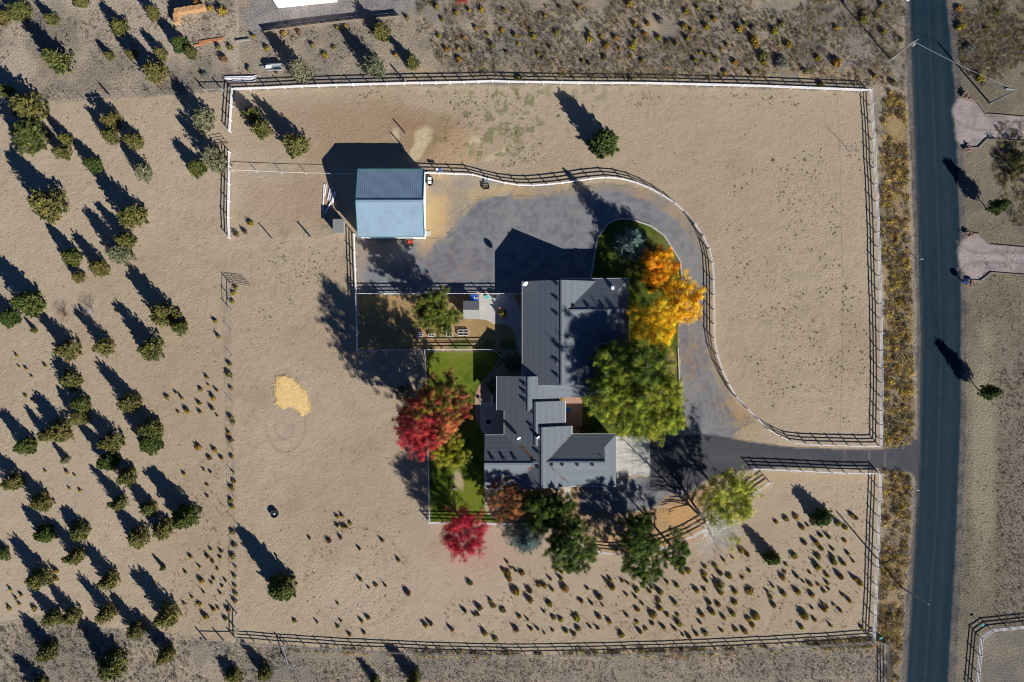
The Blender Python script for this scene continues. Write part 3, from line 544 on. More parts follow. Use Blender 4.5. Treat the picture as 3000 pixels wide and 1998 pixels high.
x, y = G(2978, 480); P, N, Cc = crown_from([Vector((random.gauss(0, 1.2), random.gauss(0, 1.7), random.uniform(.1, 1.7))) for _ in range(110)], [(.05, .055, .025), (.09, .08, .03), (.14, .13, .03), (.06, .05, .03)], 46, .5, .1)
tag(link('dark_thicket', leafmesh('dark_thicket', P, N, RNG.uniform(.08, .14, len(P)), Cc, LEAF), None, None, (x, y, 0)), 'dark leafy thicket between the two gravel drives at the right edge', 'bush')

# ------------------------------------------------------------------ low brush
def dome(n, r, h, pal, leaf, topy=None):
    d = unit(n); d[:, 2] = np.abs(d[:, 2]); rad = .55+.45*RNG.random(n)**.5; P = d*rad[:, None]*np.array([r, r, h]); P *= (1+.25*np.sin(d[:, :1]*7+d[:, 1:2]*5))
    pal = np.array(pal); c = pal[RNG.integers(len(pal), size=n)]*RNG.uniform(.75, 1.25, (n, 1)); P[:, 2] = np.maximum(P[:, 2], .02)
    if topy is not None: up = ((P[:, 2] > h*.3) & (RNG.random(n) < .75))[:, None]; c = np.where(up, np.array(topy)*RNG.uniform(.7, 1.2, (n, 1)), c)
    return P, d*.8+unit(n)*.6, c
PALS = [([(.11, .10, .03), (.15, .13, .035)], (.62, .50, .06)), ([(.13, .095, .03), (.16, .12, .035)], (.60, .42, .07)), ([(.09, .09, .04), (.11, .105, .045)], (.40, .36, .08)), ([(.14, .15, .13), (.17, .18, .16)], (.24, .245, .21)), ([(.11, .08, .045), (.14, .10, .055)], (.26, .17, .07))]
BR = []
for pal, top in PALS:
    for _ in range(2):
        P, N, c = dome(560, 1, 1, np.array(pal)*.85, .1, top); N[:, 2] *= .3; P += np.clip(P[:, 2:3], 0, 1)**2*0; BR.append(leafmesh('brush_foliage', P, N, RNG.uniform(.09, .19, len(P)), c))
def brush(px, py, r, v, h=None, grp='rabbitbrush of the south paddock', place='the paddock'):
    x, y = G(px, py, .3); nm = ('yellow rabbitbrush', 'golden rabbitbrush', 'olive brush', 'silver sagebrush', 'rusty brush')[v]
    o = link('rabbitbrush' if v < 3 else 'sagebrush', BR[v*2+random.randint(0, 1)], None, None, (x, y, 0), random.uniform(0, 6.28)); h = h or r*random.uniform(1.0, 1.5)
    o.scale = (r*random.uniform(.85, 1.15), r*random.uniform(.85, 1.15), h)
    tag(o, '%s in %s, %s' % (nm, place, where(px, py)), 'shrub', grp)
S43 = "85,550,2 25,525,1 240,655,2 290,665,2 440,600,2 395,510,1 445,540,1 345,605,1 30,720,3 155,710,2 160,800,3 480,690,3 360,700,1 340,835,2 685,690,1 795,770,2 915,680,3 850,610,1 895,605,1 1005,620,1 1055,640,1 630,810,1 725,830,1 825,845,1 285,905,1 60,950,2 135,975,1 375,960,2 440,975,2 585,960,3 790,950,2 890,995,2 35,1070,2 165,1065,1 230,1065,1 290,1100,1 365,1075,1 490,1085,2 600,1060,2 560,1110,2 710,1045,1 780,1055,1 1000,1115,3 1050,940,1 1145,885,2 1140,1000,1 1170,1090,2 1220,1060,1 1280,1010,1 1290,935,3 1385,1050,2 1420,935,2 1355,875,2 1340,800,2 1355,725,3 1490,820,2 1515,935,1 1525,1010,2 1490,1065,1 1565,1120,1 1620,1135,1 1140,705,2 1200,670,2 1045,750,1 1130,770,1 1190,830,1 1260,720,1 1420,635,1 1510,665,2 1560,545,2 1610,530,2 1760,560,2 1765,490,1 1860,480,2 1905,550,2 1690,710,2 1780,620,2 1760,700,1 1900,665,3 1910,730,2 1805,820,2 1835,910,2 1740,930,2 1720,1000,1 1770,1100,2 1890,840,2 1940,960,2 2025,925,2 2040,820,3 2045,720,2 1990,580,2 1940,430,1 2020,405,1 2110,590,1 2175,530,1 2105,340,2 2155,375,2 2180,715,3 2165,970,2 2235,950,3 2050,1070,2 2135,1085,2 2205,1030,2 1690,1110,1 1920,1080,1 2340,720,1 1200,610,1 1275,680,1"
S44 = "70,80,1 160,50,2 250,30,2 310,130,3 360,110,1 330,270,2 235,390,3 480,205,1 550,215,2 440,270,2 480,320,2 455,400,2 450,490,3 160,470,1 145,540,1 130,590,2 260,580,2 320,630,1 380,545,1 385,655,2 540,570,2 540,640,2 455,655,1 660,580,3 590,400,2 600,450,2 730,370,2 690,460,2 590,330,1 700,250,1 640,90,3 700,130,2 780,440,1 790,600,2 840,640,3 40,670,1 140,740,3 265,720,2 400,750,2 510,715,1 550,695,1 20,770,2 45,840,2 500,830,1 510,885,2 600,840,1 680,750,1 740,800,2 660,895,1 330,940,3 425,980,2 300,1045,2 400,870,1 570,1030,1 800,40,2 765,15,2 855,1050,1 540,860,1"
S42 = "480,225,1 660,250,2 765,220,2 1150,250,1 940,325,1 345,990,1 550,1000,1 770,990,1 850,1115,1 985,1100,1 1390,735,2 1025,685,1 1090,660,1 1180,665,1 1550,1030,2 1595,1015,2 1790,1070,2 2095,1100,2 2190,1155,2 1910,900,2 2045,870,3 2030,930,2 2000,935,1 1955,640,2 2170,850,2 2260,890,2 2265,525,2 2310,550,2 2320,600,2 2300,450,1 2330,500,1 2145,800,1 950,610,1 740,830,1 1300,430,1 740,1040,1 1020,960,1 960,990,1 735,30,1 780,20,1 740,115,1 790,125,1 820,125,1 855,90,1"
S31 = "2100,190,2 2090,280,3 2110,410,2 2110,680,3 2130,720,2 2090,820,2 2110,890,3 2120,1040,2 2130,1180,1 2140,1270,2 2120,1330,2 2110,1440,2 2120,1500,2 1890,310,2 1830,420,2 1900,380,1 1950,500,3 1980,430,1 1660,500,2 1600,450,1 1820,550,2 1710,620,3 1620,625,1 1825,630,2 1940,600,2 1980,660,1 1520,490,2 1810,950,3 1960,980,3 1910,1050,2 2025,1055,2 1680,1200,1 1860,1160,1 1890,1300,1 1890,1400,1 1920,1180,1 140,110,1 160,210,1 225,230,1 400,200,1 275,300,1 220,480,1 280,520,1 400,1170,1 600,1180,2 670,1210,1 620,1330,1 720,1350,1"
S21 = "1965,1370,2 1995,1510,2 1055,1275,1 2150,1060,2 2130,1110,2 2120,1190,2 2290,470,2 2160,570,2 2240,550,2"
S41 = "2125,170,2 2140,290,2 2125,390,3 2150,490,1 2145,580,2 2150,670,2 2155,740,2 2150,810,2 2090,890,2 1925,330,1 2020,350,1 2010,405,1 1900,400,2 1940,440,1 1985,510,1 1820,490,1 1950,600,1 1690,540,1 1840,620,2 1930,640,1 2060,620,1 2030,670,1 1860,725,1 2010,730,1 1750,770,1 1820,835,2 1950,885,2 1880,950,3 2060,970,2 1680,830,1 1400,640,1 1740,400,1 500,530,2 500,600,2 300,870,2 160,830,1 180,750,1 70,870,2 130,780,1 80,700,1 1990,870,1"
S13 = "430,50,2 290,130,2 160,260,2 190,320,2 400,280,3 700,280,2 700,340,3 810,320,3 860,400,3 940,330,2 980,430,2 1090,500,2 1190,540,3 1100,410,3 1120,210,2 1160,250,2 1210,300,3 1130,350,2 1340,330,2 1420,370,3 1500,390,3 1600,340,3 1240,200,2 1570,230,3 1640,260,2 1780,230,3 1590,90,3 1800,110,2 1850,160,2 1350,170,3 1670,540,3 1720,470,2 1780,490,2 1870,530,2 1910,430,2 1970,400,2 2080,250,3 2200,240,3 2210,350,4 2230,390,4 2040,560,4 2290,500,4 2310,560,3 2180,660,2 2260,640,2 640,550,2 700,570,2 840,510,2 230,480,2 340,420,2 270,520,2 50,390,2 20,310,2 600,50,2 1070,20,3 1700,60,2 1920,80,2 2130,200,3 1950,650,3 50,700,3 1080,710,2"
S12 = "1650,50,3 1380,150,2 1740,440,3 1855,530,3 1850,430,2 1980,450,2 1670,320,2 2250,260,2 2160,400,3 2290,460,2 2120,300,2 1900,330,2 1270,490,2 625,490,3 705,420,2 245,290,3 385,280,3 735,240,2 810,220,2 90,430,3 510,400,2 2060,70,3 1700,160,2 1830,100,3 1950,80,2 2270,80,3 2010,240,2"
S14 = "860,90,3 870,160,4 1050,280,3 990,130,2 1220,350,3 1040,30,3 450,520,4 620,560,4 50,270,4 120,200,3 620,240,3 1760,230,4 1940,700,4 1830,430,4 970,680,3 1140,740,3 110,560,5 340,640,3 480,760,3 180,400,4 2000,250,3 2100,100,3 1750,60,3"
S11 = "1800,20,4 1920,60,3 2030,90,4 2320,320,2 1860,670,3 2000,420,3 2100,420,3 2040,520,3"
def bl(ox, oy, s, probs, grp, place, sc=1.0, sh=(12, 20)):
    for it in s.split():
        a, b, k = map(int, it.split(',')); p, q = T(ox, oy, a+sh[0], b+sh[1])
        v = random.choices(range(5), probs)[0]; brush(p, q, (.18, .31, .46, .64, .92, 1.3)[k]*random.uniform(.7, 1.15)*sc, v, (.33, .56, .74, .9, 1.15, 1.4)[k]*random.uniform(.7, 1.2)*sc, grp, place)
for ox, oy, s in ((1500, 1498, S43), (2250, 1498, S44), (750, 1498, S42)): bl(ox, oy, s, (5, 3, 2, 0, 1), 'rabbitbrush of the south paddock', 'the south paddock', .95)
for ox, oy, s in ((0, 1000, S31), (0, 500, S21), (0, 1498, S41)): bl(ox, oy, s, (4, 3, 3, 0, 2), 'brush of the west pasture', 'the west pasture', .85)
for ox, oy, s in ((1500, 0, S13), (750, 0, S12), (2250, 0, S14), (0, 0, S11)): bl(ox, oy, s, (4, 5, 2, 1, 1), 'brush of the north field', 'the north field', .85)
def scatter(name, polys, n, rr, hh, pals, per, leaf, dens=None, seed=0, gain=1.):
    """uncountable low ground cover as one mesh"""
    R = np.random.default_rng(seed); xs = []; 
    for poly in polys:
        px = [p[0] for p in poly]; py = [p[1] for p in poly]; area = (max(px)-min(px))*(max(py)-min(py)); k = int(n*area/1e5)
        a = R.uniform(min(px), max(px), k); b = R.uniform(min(py), max(py), k); m_ = inpoly(a, b, poly)
        if dens is not None: m_ &= R.random(k) < dens(a, b)
        xs.append(np.stack([a[m_], b[m_]], 1))
    xs = np.concatenate(xs); K = len(xs); x = (xs[:, 0]-1500)*S; y = -(xs[:, 1]-999)*S; r = R.uniform(rr[0], rr[1], K)*R.uniform(.6, 1.2, K); h = r*R.uniform(hh[0], hh[1], K)
    pals = np.array(pals); pc = pals[R.integers(len(pals), size=K)]*R.uniform(.8, 1.2, (K, 1))
    d = unit(K*per); d[:, 2] = np.abs(d[:, 2]); rad = .4+.6*R.random(K*per)**.5
    P = d*rad[:, None]; i = np.repeat(np.arange(K), per); P[:, 0] = P[:, 0]*r[i]+x[i]; P[:, 1] = P[:, 1]*r[i]+y[i]; P[:, 2] = np.maximum(P[:, 2]*h[i], .015)
    c = pc[i]*R.uniform(.7, 1.3, (K*per, 1))*gain
    o = link(name, leafmesh(name, P, d*.7+unit(K*per)*.6+np.array([0, 0, .2]), leaf*r[i]*R.uniform(.7, 1.3, K*per), c, LEAF), None)
    return tag(o, kind='stuff')
def dn(scale, seed, lo, hi):
    def f(a, b):
        return stepn(vnoise((a-1500)*S+300, (b-999)*S+300, scale, seed, 3), lo, hi)
    return f
NF = [(1225, -60), (2650, -60), (2655, 225), (2640, 300), (2560, 255), (2200, 235), (1600, 228), (1320, 215), (1225, 120)]
SG = [(.17, .145, .10), (.13, .125, .11), (.20, .185, .155), (.20, .15, .075), (.095, .09, .07)]
o = scatter('sagebrush_cover', [NF, [(2785, -60), (3060, -60), (3060, 255), (2880, 255), (2815, 200)], [(2785, -60), (3060, -60), (3060, 255), (2880, 255), (2815, 200)], [(2930, 360), (3060, 350), (3060, 680), (2960, 660), (2910, 500)]], 2600, (.16, .42), (1.0, 1.7), SG+[(.26, .22, .06), (.22, .15, .06)], 26, .2, dn(5, 51, .3, .5), 1); tag(o, 'low sage and dead grass clumps covering the north field', 'brush')
o = scatter('dry_weeds', [[(0, -40), (700, -40), (700, 250), (600, 262), (300, 285), (0, 298)], [(700, 70), (1225, 40), (1225, 215), (700, 232)]], 1100, (.1, .32), (.7, 1.3), SG, 14, .26, dn(5, 52, .42, .6), 2); tag(o, 'dry weeds and sage tufts among the north-west junipers', 'weeds')
o = scatter('dry_weeds', [[(0, 1830), (260, 1840), (520, 1860), (690, 1890), (850, 1900), (850, 2030), (0, 2030)]], 1100, (.15, .38), (.8, 1.2), SG+[(.20, .21, .20)], 20, .24, dn(5, 53, .3, .5), 3); tag(o, 'grey sage clumps along the south-west edge', 'weeds')
o = scatter('field_stubble', [[(850, 1935), (1500, 1932), (2250, 1912), (2590, 1890), (2600, 2030), (850, 2030)], [(2935, 1010), (3060, 1000), (3060, 1835), (2915, 1835), (2920, 1500)]], 2600, (.1, .24), (.8, 1.4), [(.16, .13, .10), (.13, .11, .10), (.19, .15, .10), (.22, .18, .12)], 12, .3, dn(3, 54, .25, .45), 4); tag(o, 'low dark stubble in the south and east fields', 'stubble')
o = scatter('verge_brush', [VERGE, VERGE2, [(2400, 1874), (2580, 1868), (2560, 1895), (2000, 1920), (1300, 1925), (850, 1905), (850, 1893), (1500, 1910), (2200, 1893)]], 2600, (.25, .62), (.8, 1.4), [(.40, .34, .05), (.46, .40, .06), (.26, .24, .06), (.15, .13, .05), (.24, .16, .06), (.22, .22, .18), (.10, .095, .05), (.13, .12, .07)], 30, .2, dn(2.5, 55, .3, .5), 5); tag(o, 'dense yellow and rust brush between the white fence and the road', 'brush')
o = scatter('pasture_weeds', [[(1290, 262), (1640, 270), (1640, 490), (1290, 490)], [(900, 262), (2500, 275), (2500, 320), (900, 310)], [(850, 700), (1035, 700), (1035, 760), (750, 1000), (750, 750)], [(2100, 500), (2560, 400), (2560, 1250), (2250, 1200), (2120, 900)]], 480, (.08, .24), (.3, .6), [(.07, .11, .04), (.10, .13, .06), (.13, .13, .05)], 14, .3, dn(4, 56, .42, .62), 6); tag(o, 'small green weeds dotted over the paddocks', 'weeds')
o = scatter('paddock_tufts', [[(1300, 1660), (2250, 1600), (2560, 1420), (2565, 1860), (1500, 1885), (1300, 1860)], [(520, 1300), (670, 1250), (680, 1830), (500, 1820)]], 460, (.08, .22), (.9, 1.5), [(.22, .18, .05), (.16, .13, .05), (.12, .11, .05)], 22, .24, dn(4, 71, .3, .6), 12); tag(o, 'tiny dry tufts between the bushes of the south paddock and the west fence', 'weeds')
o = scatter('roadside_scrub', [[(2850, 640), (3060, 640), (3060, 1010), (2940, 1000), (2860, 960)], [(2835, 1000), (2930, 1000), (2915, 1830), (2810, 1830)]], 1500, (.07, .2), (.5, 1.0), SG+[(.24, .21, .12)], 12, .28, dn(5, 72, .35, .6), 13); tag(o, 'fine dry scrub on the verge east of the road', 'scrub')
def ring(a, b): return np.exp(-((np.hypot(a-1045, b-1690)-143)/7)**2)*.9+.13*(np.hypot(a-1045, b-1690) < 135)
o = scatter('round_pen_weeds', [[(880, 1530), (1210, 1530), (1210, 1850), (880, 1850)]], 900, (.09, .26), (.8, 1.5), [(.18, .15, .04), (.26, .20, .05), (.12, .11, .04)], 14, .28, ring, 7); tag(o, 'tiny weeds marking an old round pen in the south paddock', 'weeds')
o = scatter('pasture_specks', [[(0, 300), (660, 290), (665, 1830), (0, 1830)], [(700, 900), (1040, 900), (1240, 1400), (1240, 1880), (700, 1880)], [(1500, 1650), (2560, 1400), (2560, 1860), (1500, 1880)], [(1640, 520), (2560, 270), (2560, 1290), (2120, 1000)]], 190, (.05, .16), (.6, 1.3), [(.15, .11, .07), (.12, .11, .06), (.2, .15, .07)], 10, .35, dn(6, 57, .3, .65), 8); tag(o, 'droppings and dry tufts scattered over the sand', 'droppings')
def litter(name, label, blobs, n, pal, sz, seed):
    R = np.random.default_rng(seed); pts = []
    for (a, b, ra, rb) in blobs:
        k = int(n*ra*rb/1000); u = R.normal(size=(k, 2))*.5; pts.append(np.stack([a+u[:, 0]*ra, b+u[:, 1]*rb], 1))
    p = np.concatenate(pts); K = len(p); P = np.stack([(p[:, 0]-1500)*S, -(p[:, 1]-999)*S, np.full(K, .03)], 1); pal = np.array(pal)
    c = pal[R.integers(len(pal), size=K)]*R.uniform(.7, 1.3, (K, 1)); N = unit(K)*.35+np.array([0, 0, 1.])
    tag(link(name, leafmesh(name, P, N, R.uniform(sz*.6, sz*1.3, K), c, LEAF2, .8), None), label, 'fallen leaves', kind='stuff')
litter('fallen_leaves', 'red leaves blown over the gravel yard and under the small maple', [(1270, 735, 60, 50), (1340, 775, 90, 45), (1180, 800, 80, 50), (1395, 1590, 80, 70), (1430, 1650, 90, 60), (1100, 735, 60, 40)], 30, [(.32, .04, .04), (.28, .08, .05), (.36, .14, .07)], .06, 31)
litter('fallen_leaves', 'orange leaves along the drive and under the golden trees', [(2025, 1040, 34, 90), (2050, 960, 25, 70), (2170, 1230, 80, 40), (2100, 1180, 50, 50), (1990, 1490, 90, 70), (1900, 1520, 90, 40), (2080, 1590, 70, 50)], 80, [(.60, .30, .04), (.55, .2, .04), (.5, .35, .1), (.4, .16, .05)], .06, 32)

# ------------------------------------------------------------------ fences
def resample(pts, step):
    out = [pts[0]]; 
    for p, q in zip(pts[:-1], pts[1:]):
        L = math.hypot(q[0]-p[0], q[1]-p[1]); n = max(1, round(L/.6))
        for i in range(1, n+1): out.append((p[0]+(q[0]-p[0])*i/n, p[1]+(q[1]-p[1])*i/n))
    res = [out[0]]; acc = 0
    for p, q in zip(out[:-1], out[1:]):
        acc += math.hypot(q[0]-p[0], q[1]-p[1])
        if acc >= step: res.append(q); acc = 0
    if math.hypot(res[-1][0]-out[-1][0], res[-1][1]-out[-1][1]) > step*.45: res.append(out[-1])
    else: res[-1] = out[-1]
    return res
def postmesh(wd, ht, cap):
    m = MB(); m.box((0, 0, ht/2-.05), (wd, wd, ht+.1))
    if cap: m.box((0, 0, ht+.02), (wd*1.25, wd*1.25, .04)); m.lathe([(wd*.75, .04), (.01, .10)], (0, 0, ht), 4)
    me = bpy.data.meshes.new('post'); me.from_pydata(m.v, [], m.f); return me
PM = {}
def fence(label, pts, m='vinyl', rails=(.45, .85, 1.27), wd=.13, ht=1.38, step=2.44, rw=.05, rh=.145, ref=.9, name='rail_fence', grp='white three-rail fences', corners=(), cap=True, rnd=False):
    if len(pts) < 2: return
    g = [G(a, b, ref) for a, b in pts]; ps = resample(g, step)
    o0 = ps[0]; t = thing(name, label, 'fence', (o0[0], o0[1]), 0, grp)
    key = (m, wd, ht, cap)
    if key not in PM: PM[key] = postmesh(wd, ht, cap); PM[key].materials.append(M[m])
    for i, p in enumerate(ps):
        q = ps[min(i+1, len(ps)-1)]; p0 = ps[max(i-1, 0)]; a = math.atan2(q[1]-p0[1], q[0]-p0[0])
        link('post', PM[key], None, t, (p[0]-o0[0], p[1]-o0[1], 0), a)
    for z in rails:
        mb = MB()
        for i, (p, q) in enumerate(zip(ps[:-1], ps[1:])):
            dz = random.uniform(-.03, .03); s = (p[0]-o0[0], p[1]-o0[1], z); e = (q[0]-o0[0], q[1]-o0[1], z+dz*.5)
            mb.bar(s, e, rw, rh)
        mb.build('rail', M[m], t)
    return t
F_N = [(680, 262), (750, 260), (871, 254), (1034, 249), (1193, 245), (1359, 242), (1442, 239), (1500, 241), (1736, 244), (1905, 245), (2074, 249), (2230, 253), (2432, 261), (2553, 266)]
F_E = [(2553, 266), (2554.5, 319), (2561, 398), (2564, 491), (2569, 560), (2572, 640), (2575, 723), (2577, 809), (2580, 892), (2581.6, 975), (2583, 1057), (2584, 1140), (2582, 1223), (2581.6, 1306)]
F_D = [(2581.6, 1306), (2543, 1306), (2419, 1303), (2346, 1300), (2314, 1293), (2269, 1268), (2249, 1255), (2182, 1188), (2150, 1153), (2130, 1112), (2112, 1073), (2101, 1035), (2092.5, 991), (2092.5, 908), (2091.5, 822), (2090, 781), (2082, 739), (2066, 701), (2043, 666), (2016, 631), (1986, 602), (1950, 578), (1914, 557), (1876, 540), (1835, 527), (1792, 521), (1752, 522), (1669, 535), (1584, 544), (1541, 545), (1500, 542), (1458, 533), (1384, 513), (1247, 508)]
fence('long white rail fence along the north side of the paddock', F_N)
fence('white rail fence along the verge east of the big paddock', F_E)
fence('white rail fence curving along the gravel drive from barn to road', F_D)
fence('short white rail fence running south from the north-west paddock corner', [(680, 262), (676, 320), (672, 385)])
fence('white rail fence at the west side of the barn paddock', [(671, 446), (671, 500), (669, 600), (668, 666), (671, 698)])
fence('white rail fence along the south side of the asphalt drive', [(2580, 1386), (2502, 1386), (2416, 1382), (2291, 1376), (2205, 1373)])
fence('white rail fence east of the brushy south paddock', [(2580, 1386), (2577, 1469), (2575, 1511), (2572, 1590), (2569, 1670), (2566, 1753), (2563, 1831), (2560, 1874)])
fence('white rail fence curving behind the birch south of the house', [(2258, 1412), (2219, 1438), (2187, 1472), (2113, 1523), (2030, 1570), (1951, 1602), (1900, 1617), (1801, 1624), (1735, 1614), (1690, 1585), (1650, 1545)])
fence('white rail fence south of the lawn behind the small red maple', [(1257, 1530), (1350, 1532), (1464, 1534), (1560, 1536), (1650, 1545)])
fence('white fence between the barn yard and the west pasture', [(1037, 688), (1039, 760), (1042, 828), (1043, 862)])
fence('white fence along the north edge of the garden yard', [(1043, 862), (1200, 862), (1350, 862), (1500, 862), (1528, 862)])
fence('shaded fence along the west edge of the garden yard', [(1043, 862), (1045, 940), (1046, 1024)])
fence('white fence between the garden yard and the lawn', [(1046, 1024), (1150, 1024), (1244, 1023), (1360, 1022), (1470, 1022), (1471, 1063), (1447, 1077)])
fence('white fence at the south-east corner beyond the road', [(3060, 1830), (3000, 1836), (2878, 1849), (2868, 1957), (2862, 2030)])
fence('close-meshed white fence west of the lawn and red maple', [(1244, 1023), (1248, 1106), (1251, 1220), (1254, 1335), (1257, 1497), (1257, 1530)], rails=(.25, .45, .65, .85, 1.05, 1.25), rh=.06)
GR2 = 'dark board fences'
fence('grey board fence along the southern edge of the property', [(692, 1881), (830, 1892), (1050, 1906), (1300, 1917), (1500, 1922), (1742, 1919), (2071, 1909), (2250, 1900), (2473, 1887), (2559, 1880)], 'greywood', (.42, .84, 1.24), .11, 1.35, 2.7, .04, .13, name='board_fence', grp=GR2, cap=False)
fence('dark board fence turning south beside the road verge', [(2559, 1880), (2604, 1878), (2604, 1940), (2604, 2030)], 'greywood', (.42, .84, 1.24), .11, 1.35, 2.7, .04, .13, name='board_fence', grp=GR2, cap=False)
fence('low dark fence at the edge of the neighbouring yard', [(775, 93), (900, 75), (1030, 60), (1171, 48)], 'wood', (.25, .5, .75, .95), .1, 1.0, 2.4, .04, .2, name='board_fence', grp=GR2, cap=False)
fence('short pipe fence west of the north-west corner', [(599, 265), (640, 264), (680, 263)], 'greywood', (1.1,), .16, 1.6, 2.6, .05, .12, name='pipe_fence', grp='corner braces', cap=False)
fence('pipe fence with sturdy posts at the south-west corner', [(600, 1880), (640, 1881), (692, 1881)], 'greywood', (1.1,), .16, 1.6, 2.4, .05, .12, name='pipe_fence', grp='corner braces', cap=False)
fence('timber brace fence ending above the pipe fence', [(690, 1801), (691, 1840), (692, 1881)], 'greywood', (.7, 1.2,), .16, 1.6, 2.4, .06, .12, name='pipe_fence', grp='corner braces', cap=False)
fence('steel pipe panel below the open gate', [(671, 832), (671, 870), (672, 908)], 'steel', (.6, 1.25,), .1, 1.4, 2.2, .05, .06, name='pipe_fence', grp='corner braces', cap=False)
fence('pale brace fence angled south of the board fence', [(830, 1892), (848, 1950)], 'steel', (1.2,), .16, 1.5, 3.4, .12, .12, name='pipe_fence', grp='corner braces', cap=False)
GR3 = 'wire fences on thin posts'
def wire(label, pts, step=5): fence(label, pts, 'wire', (.35, .65, .95, 1.15), .05, 1.25, step, .012, .012, name='wire_fence', grp=GR3, cap=False)
wire('wire fence between the north-west scrub and the pasture', [(-40, 303), (130, 296), (300, 286), (480, 276), (599, 265)], 2.3)
wire('wire fence along the line of brush in the west pasture', [(672, 908), (674, 1000), (678, 1150), (681, 1300), (684, 1450), (688, 1600), (690, 1801)], 3.6)
wire('wire fence along the west side of the south road', [(2598, 2030), (2600, 1885)], 2.6)
fence('thin white top-rail fence between the two barn paddocks', [(678, 500), (750, 503), (855, 508), (1048, 512)], 'vinyl', (1.2,), .06, 1.25, 4.2, .05, .05, name='wire_fence', grp=GR3, cap=False)
# open gate
x, y = G(672, 830, 1); t = thing('metal_gate', 'rusty pipe gate standing open in the west pasture fence', 'gate', (x, y)); m = MB(); ex, ey = G(731, 838, .8); dx, dy = ex-x, ey-y
for z in (.25, .48, .71, .94, 1.17, 1.35): m.tube([(0, 0, z), (dx, dy, z)], .028, 6)
m.build('gate_bars', M['rust'], t); m = MB()
for f in (0, .2, .4, .6, .8, 1): m.tube([(dx*f, dy*f, .2), (dx*f, dy*f, 1.38)], .03, 6)
m.build('gate_uprights', M['rust'], t)
x, y = G(664, 418, 1); t = thing('metal_gate', 'dark pipe gate swung open beside the grey-green juniper', 'gate', (x, y)); ex, ey = G(632, 424, .8); dx, dy = ex-x, ey-y; m = MB()
for z in (.3, .6, .9, 1.2): m.tube([(0, 0, z), (dx, dy, z)], .03, 6)
m.build('gate_bars', M['rust'], t); m = MB()
for f in (0, .5, 1): m.tube([(dx*f, dy*f, .1), (dx*f, dy*f, 1.3)], .035, 6)
m.build('gate_uprights', M['rust'], t)
def post(px, py, h, label, r=.11, m='wood'):
    x, y = G(px, py); mb = MB(); mb.tube([(0, 0, -.1), (0, 0, h*.6), (.01, 0, h)], [r, r*.95, r*.9], 8); tag(mb.build('wooden_post', M[m], None, (x, y, 0)), label, 'post', 'lone wooden posts')
post(1192, 397, 1.9, 'lone wooden post on straw north of the barn'); post(1188, 440, 2.1, 'lone wooden post in the edge of the barn shadow'); post(798, 701, 1.9, 'west post of the pair left of the small shed'); post(912, 698, 1.95, 'east post of the pair left of the small shed', .14)
post(324, 284, 1.6, 'thick post in the north-west wire fence', .15); post(1190, 244, 2.2, 'tall post just behind the north white fence', .15); post(1187, 240, 1.6, 'second post just behind the north white fence')

# ------------------------------------------------------------------ buildings
def roofprism(x0, x1, y0, y1, axis_, ez, sl, d0=0, d1=0):
    """gable / dutch-gable roof shell; y0<y1; returns (mb, ridge height, gable profile)"""
    m = MB(); 
    if axis_ == 'y': A0, A1, B0, B1 = y0, y1, x0, x1
    else: A0, A1, B0, B1 = x0, x1, y0, y1
    c = (B0+B1)/2; hw = (B1-B0)/2; rz_ = ez+hw*sl
    def P(a, b, z): return (a, b, z) if axis_ == 'x' else (b, a, z)
    th = .16
    def face(pts):
        b = len(m.v); n = len(pts); m.v += [P(*p) for p in pts]+[P(p[0], p[1], p[2]-th) for p in pts]
        m.f.append(tuple(range(b, b+n))); m.f.append(tuple(range(b+n, b+2*n))[::-1]); m.f += [(b+i, b+n+i, b+n+(i+1) % n, b+(i+1) % n) for i in range(n)]
    for sg in (-1, 1):
        eb = c+sg*hw; pts = [(A0, eb, ez)]
        if d0: pts = [(A0, eb, ez), ]
        pts += [(A1, eb, ez)]
        if d1: pts += [(A1-d1, eb-sg*d1, ez+d1*sl)]
        pts += [(A1-d1, c, rz_), (A0+d0, c, rz_)]
        if d0: pts += [(A0+d0, eb-sg*d0, ez+d0*sl)]
        face(pts if sg > 0 else pts[::-1])
    if d1: face([(A1, B0, ez), (A1, B1, ez), (A1-d1, B1-d1, ez+d1*sl), (A1-d1, B0+d1, ez+d1*sl)])
    if d0: face([(A0, B1, ez), (A0, B0, ez), (A0+d0, B0+d0, ez+d0*sl), (A0+d0, B1-d0, ez+d0*sl)])
    return m, rz_, c
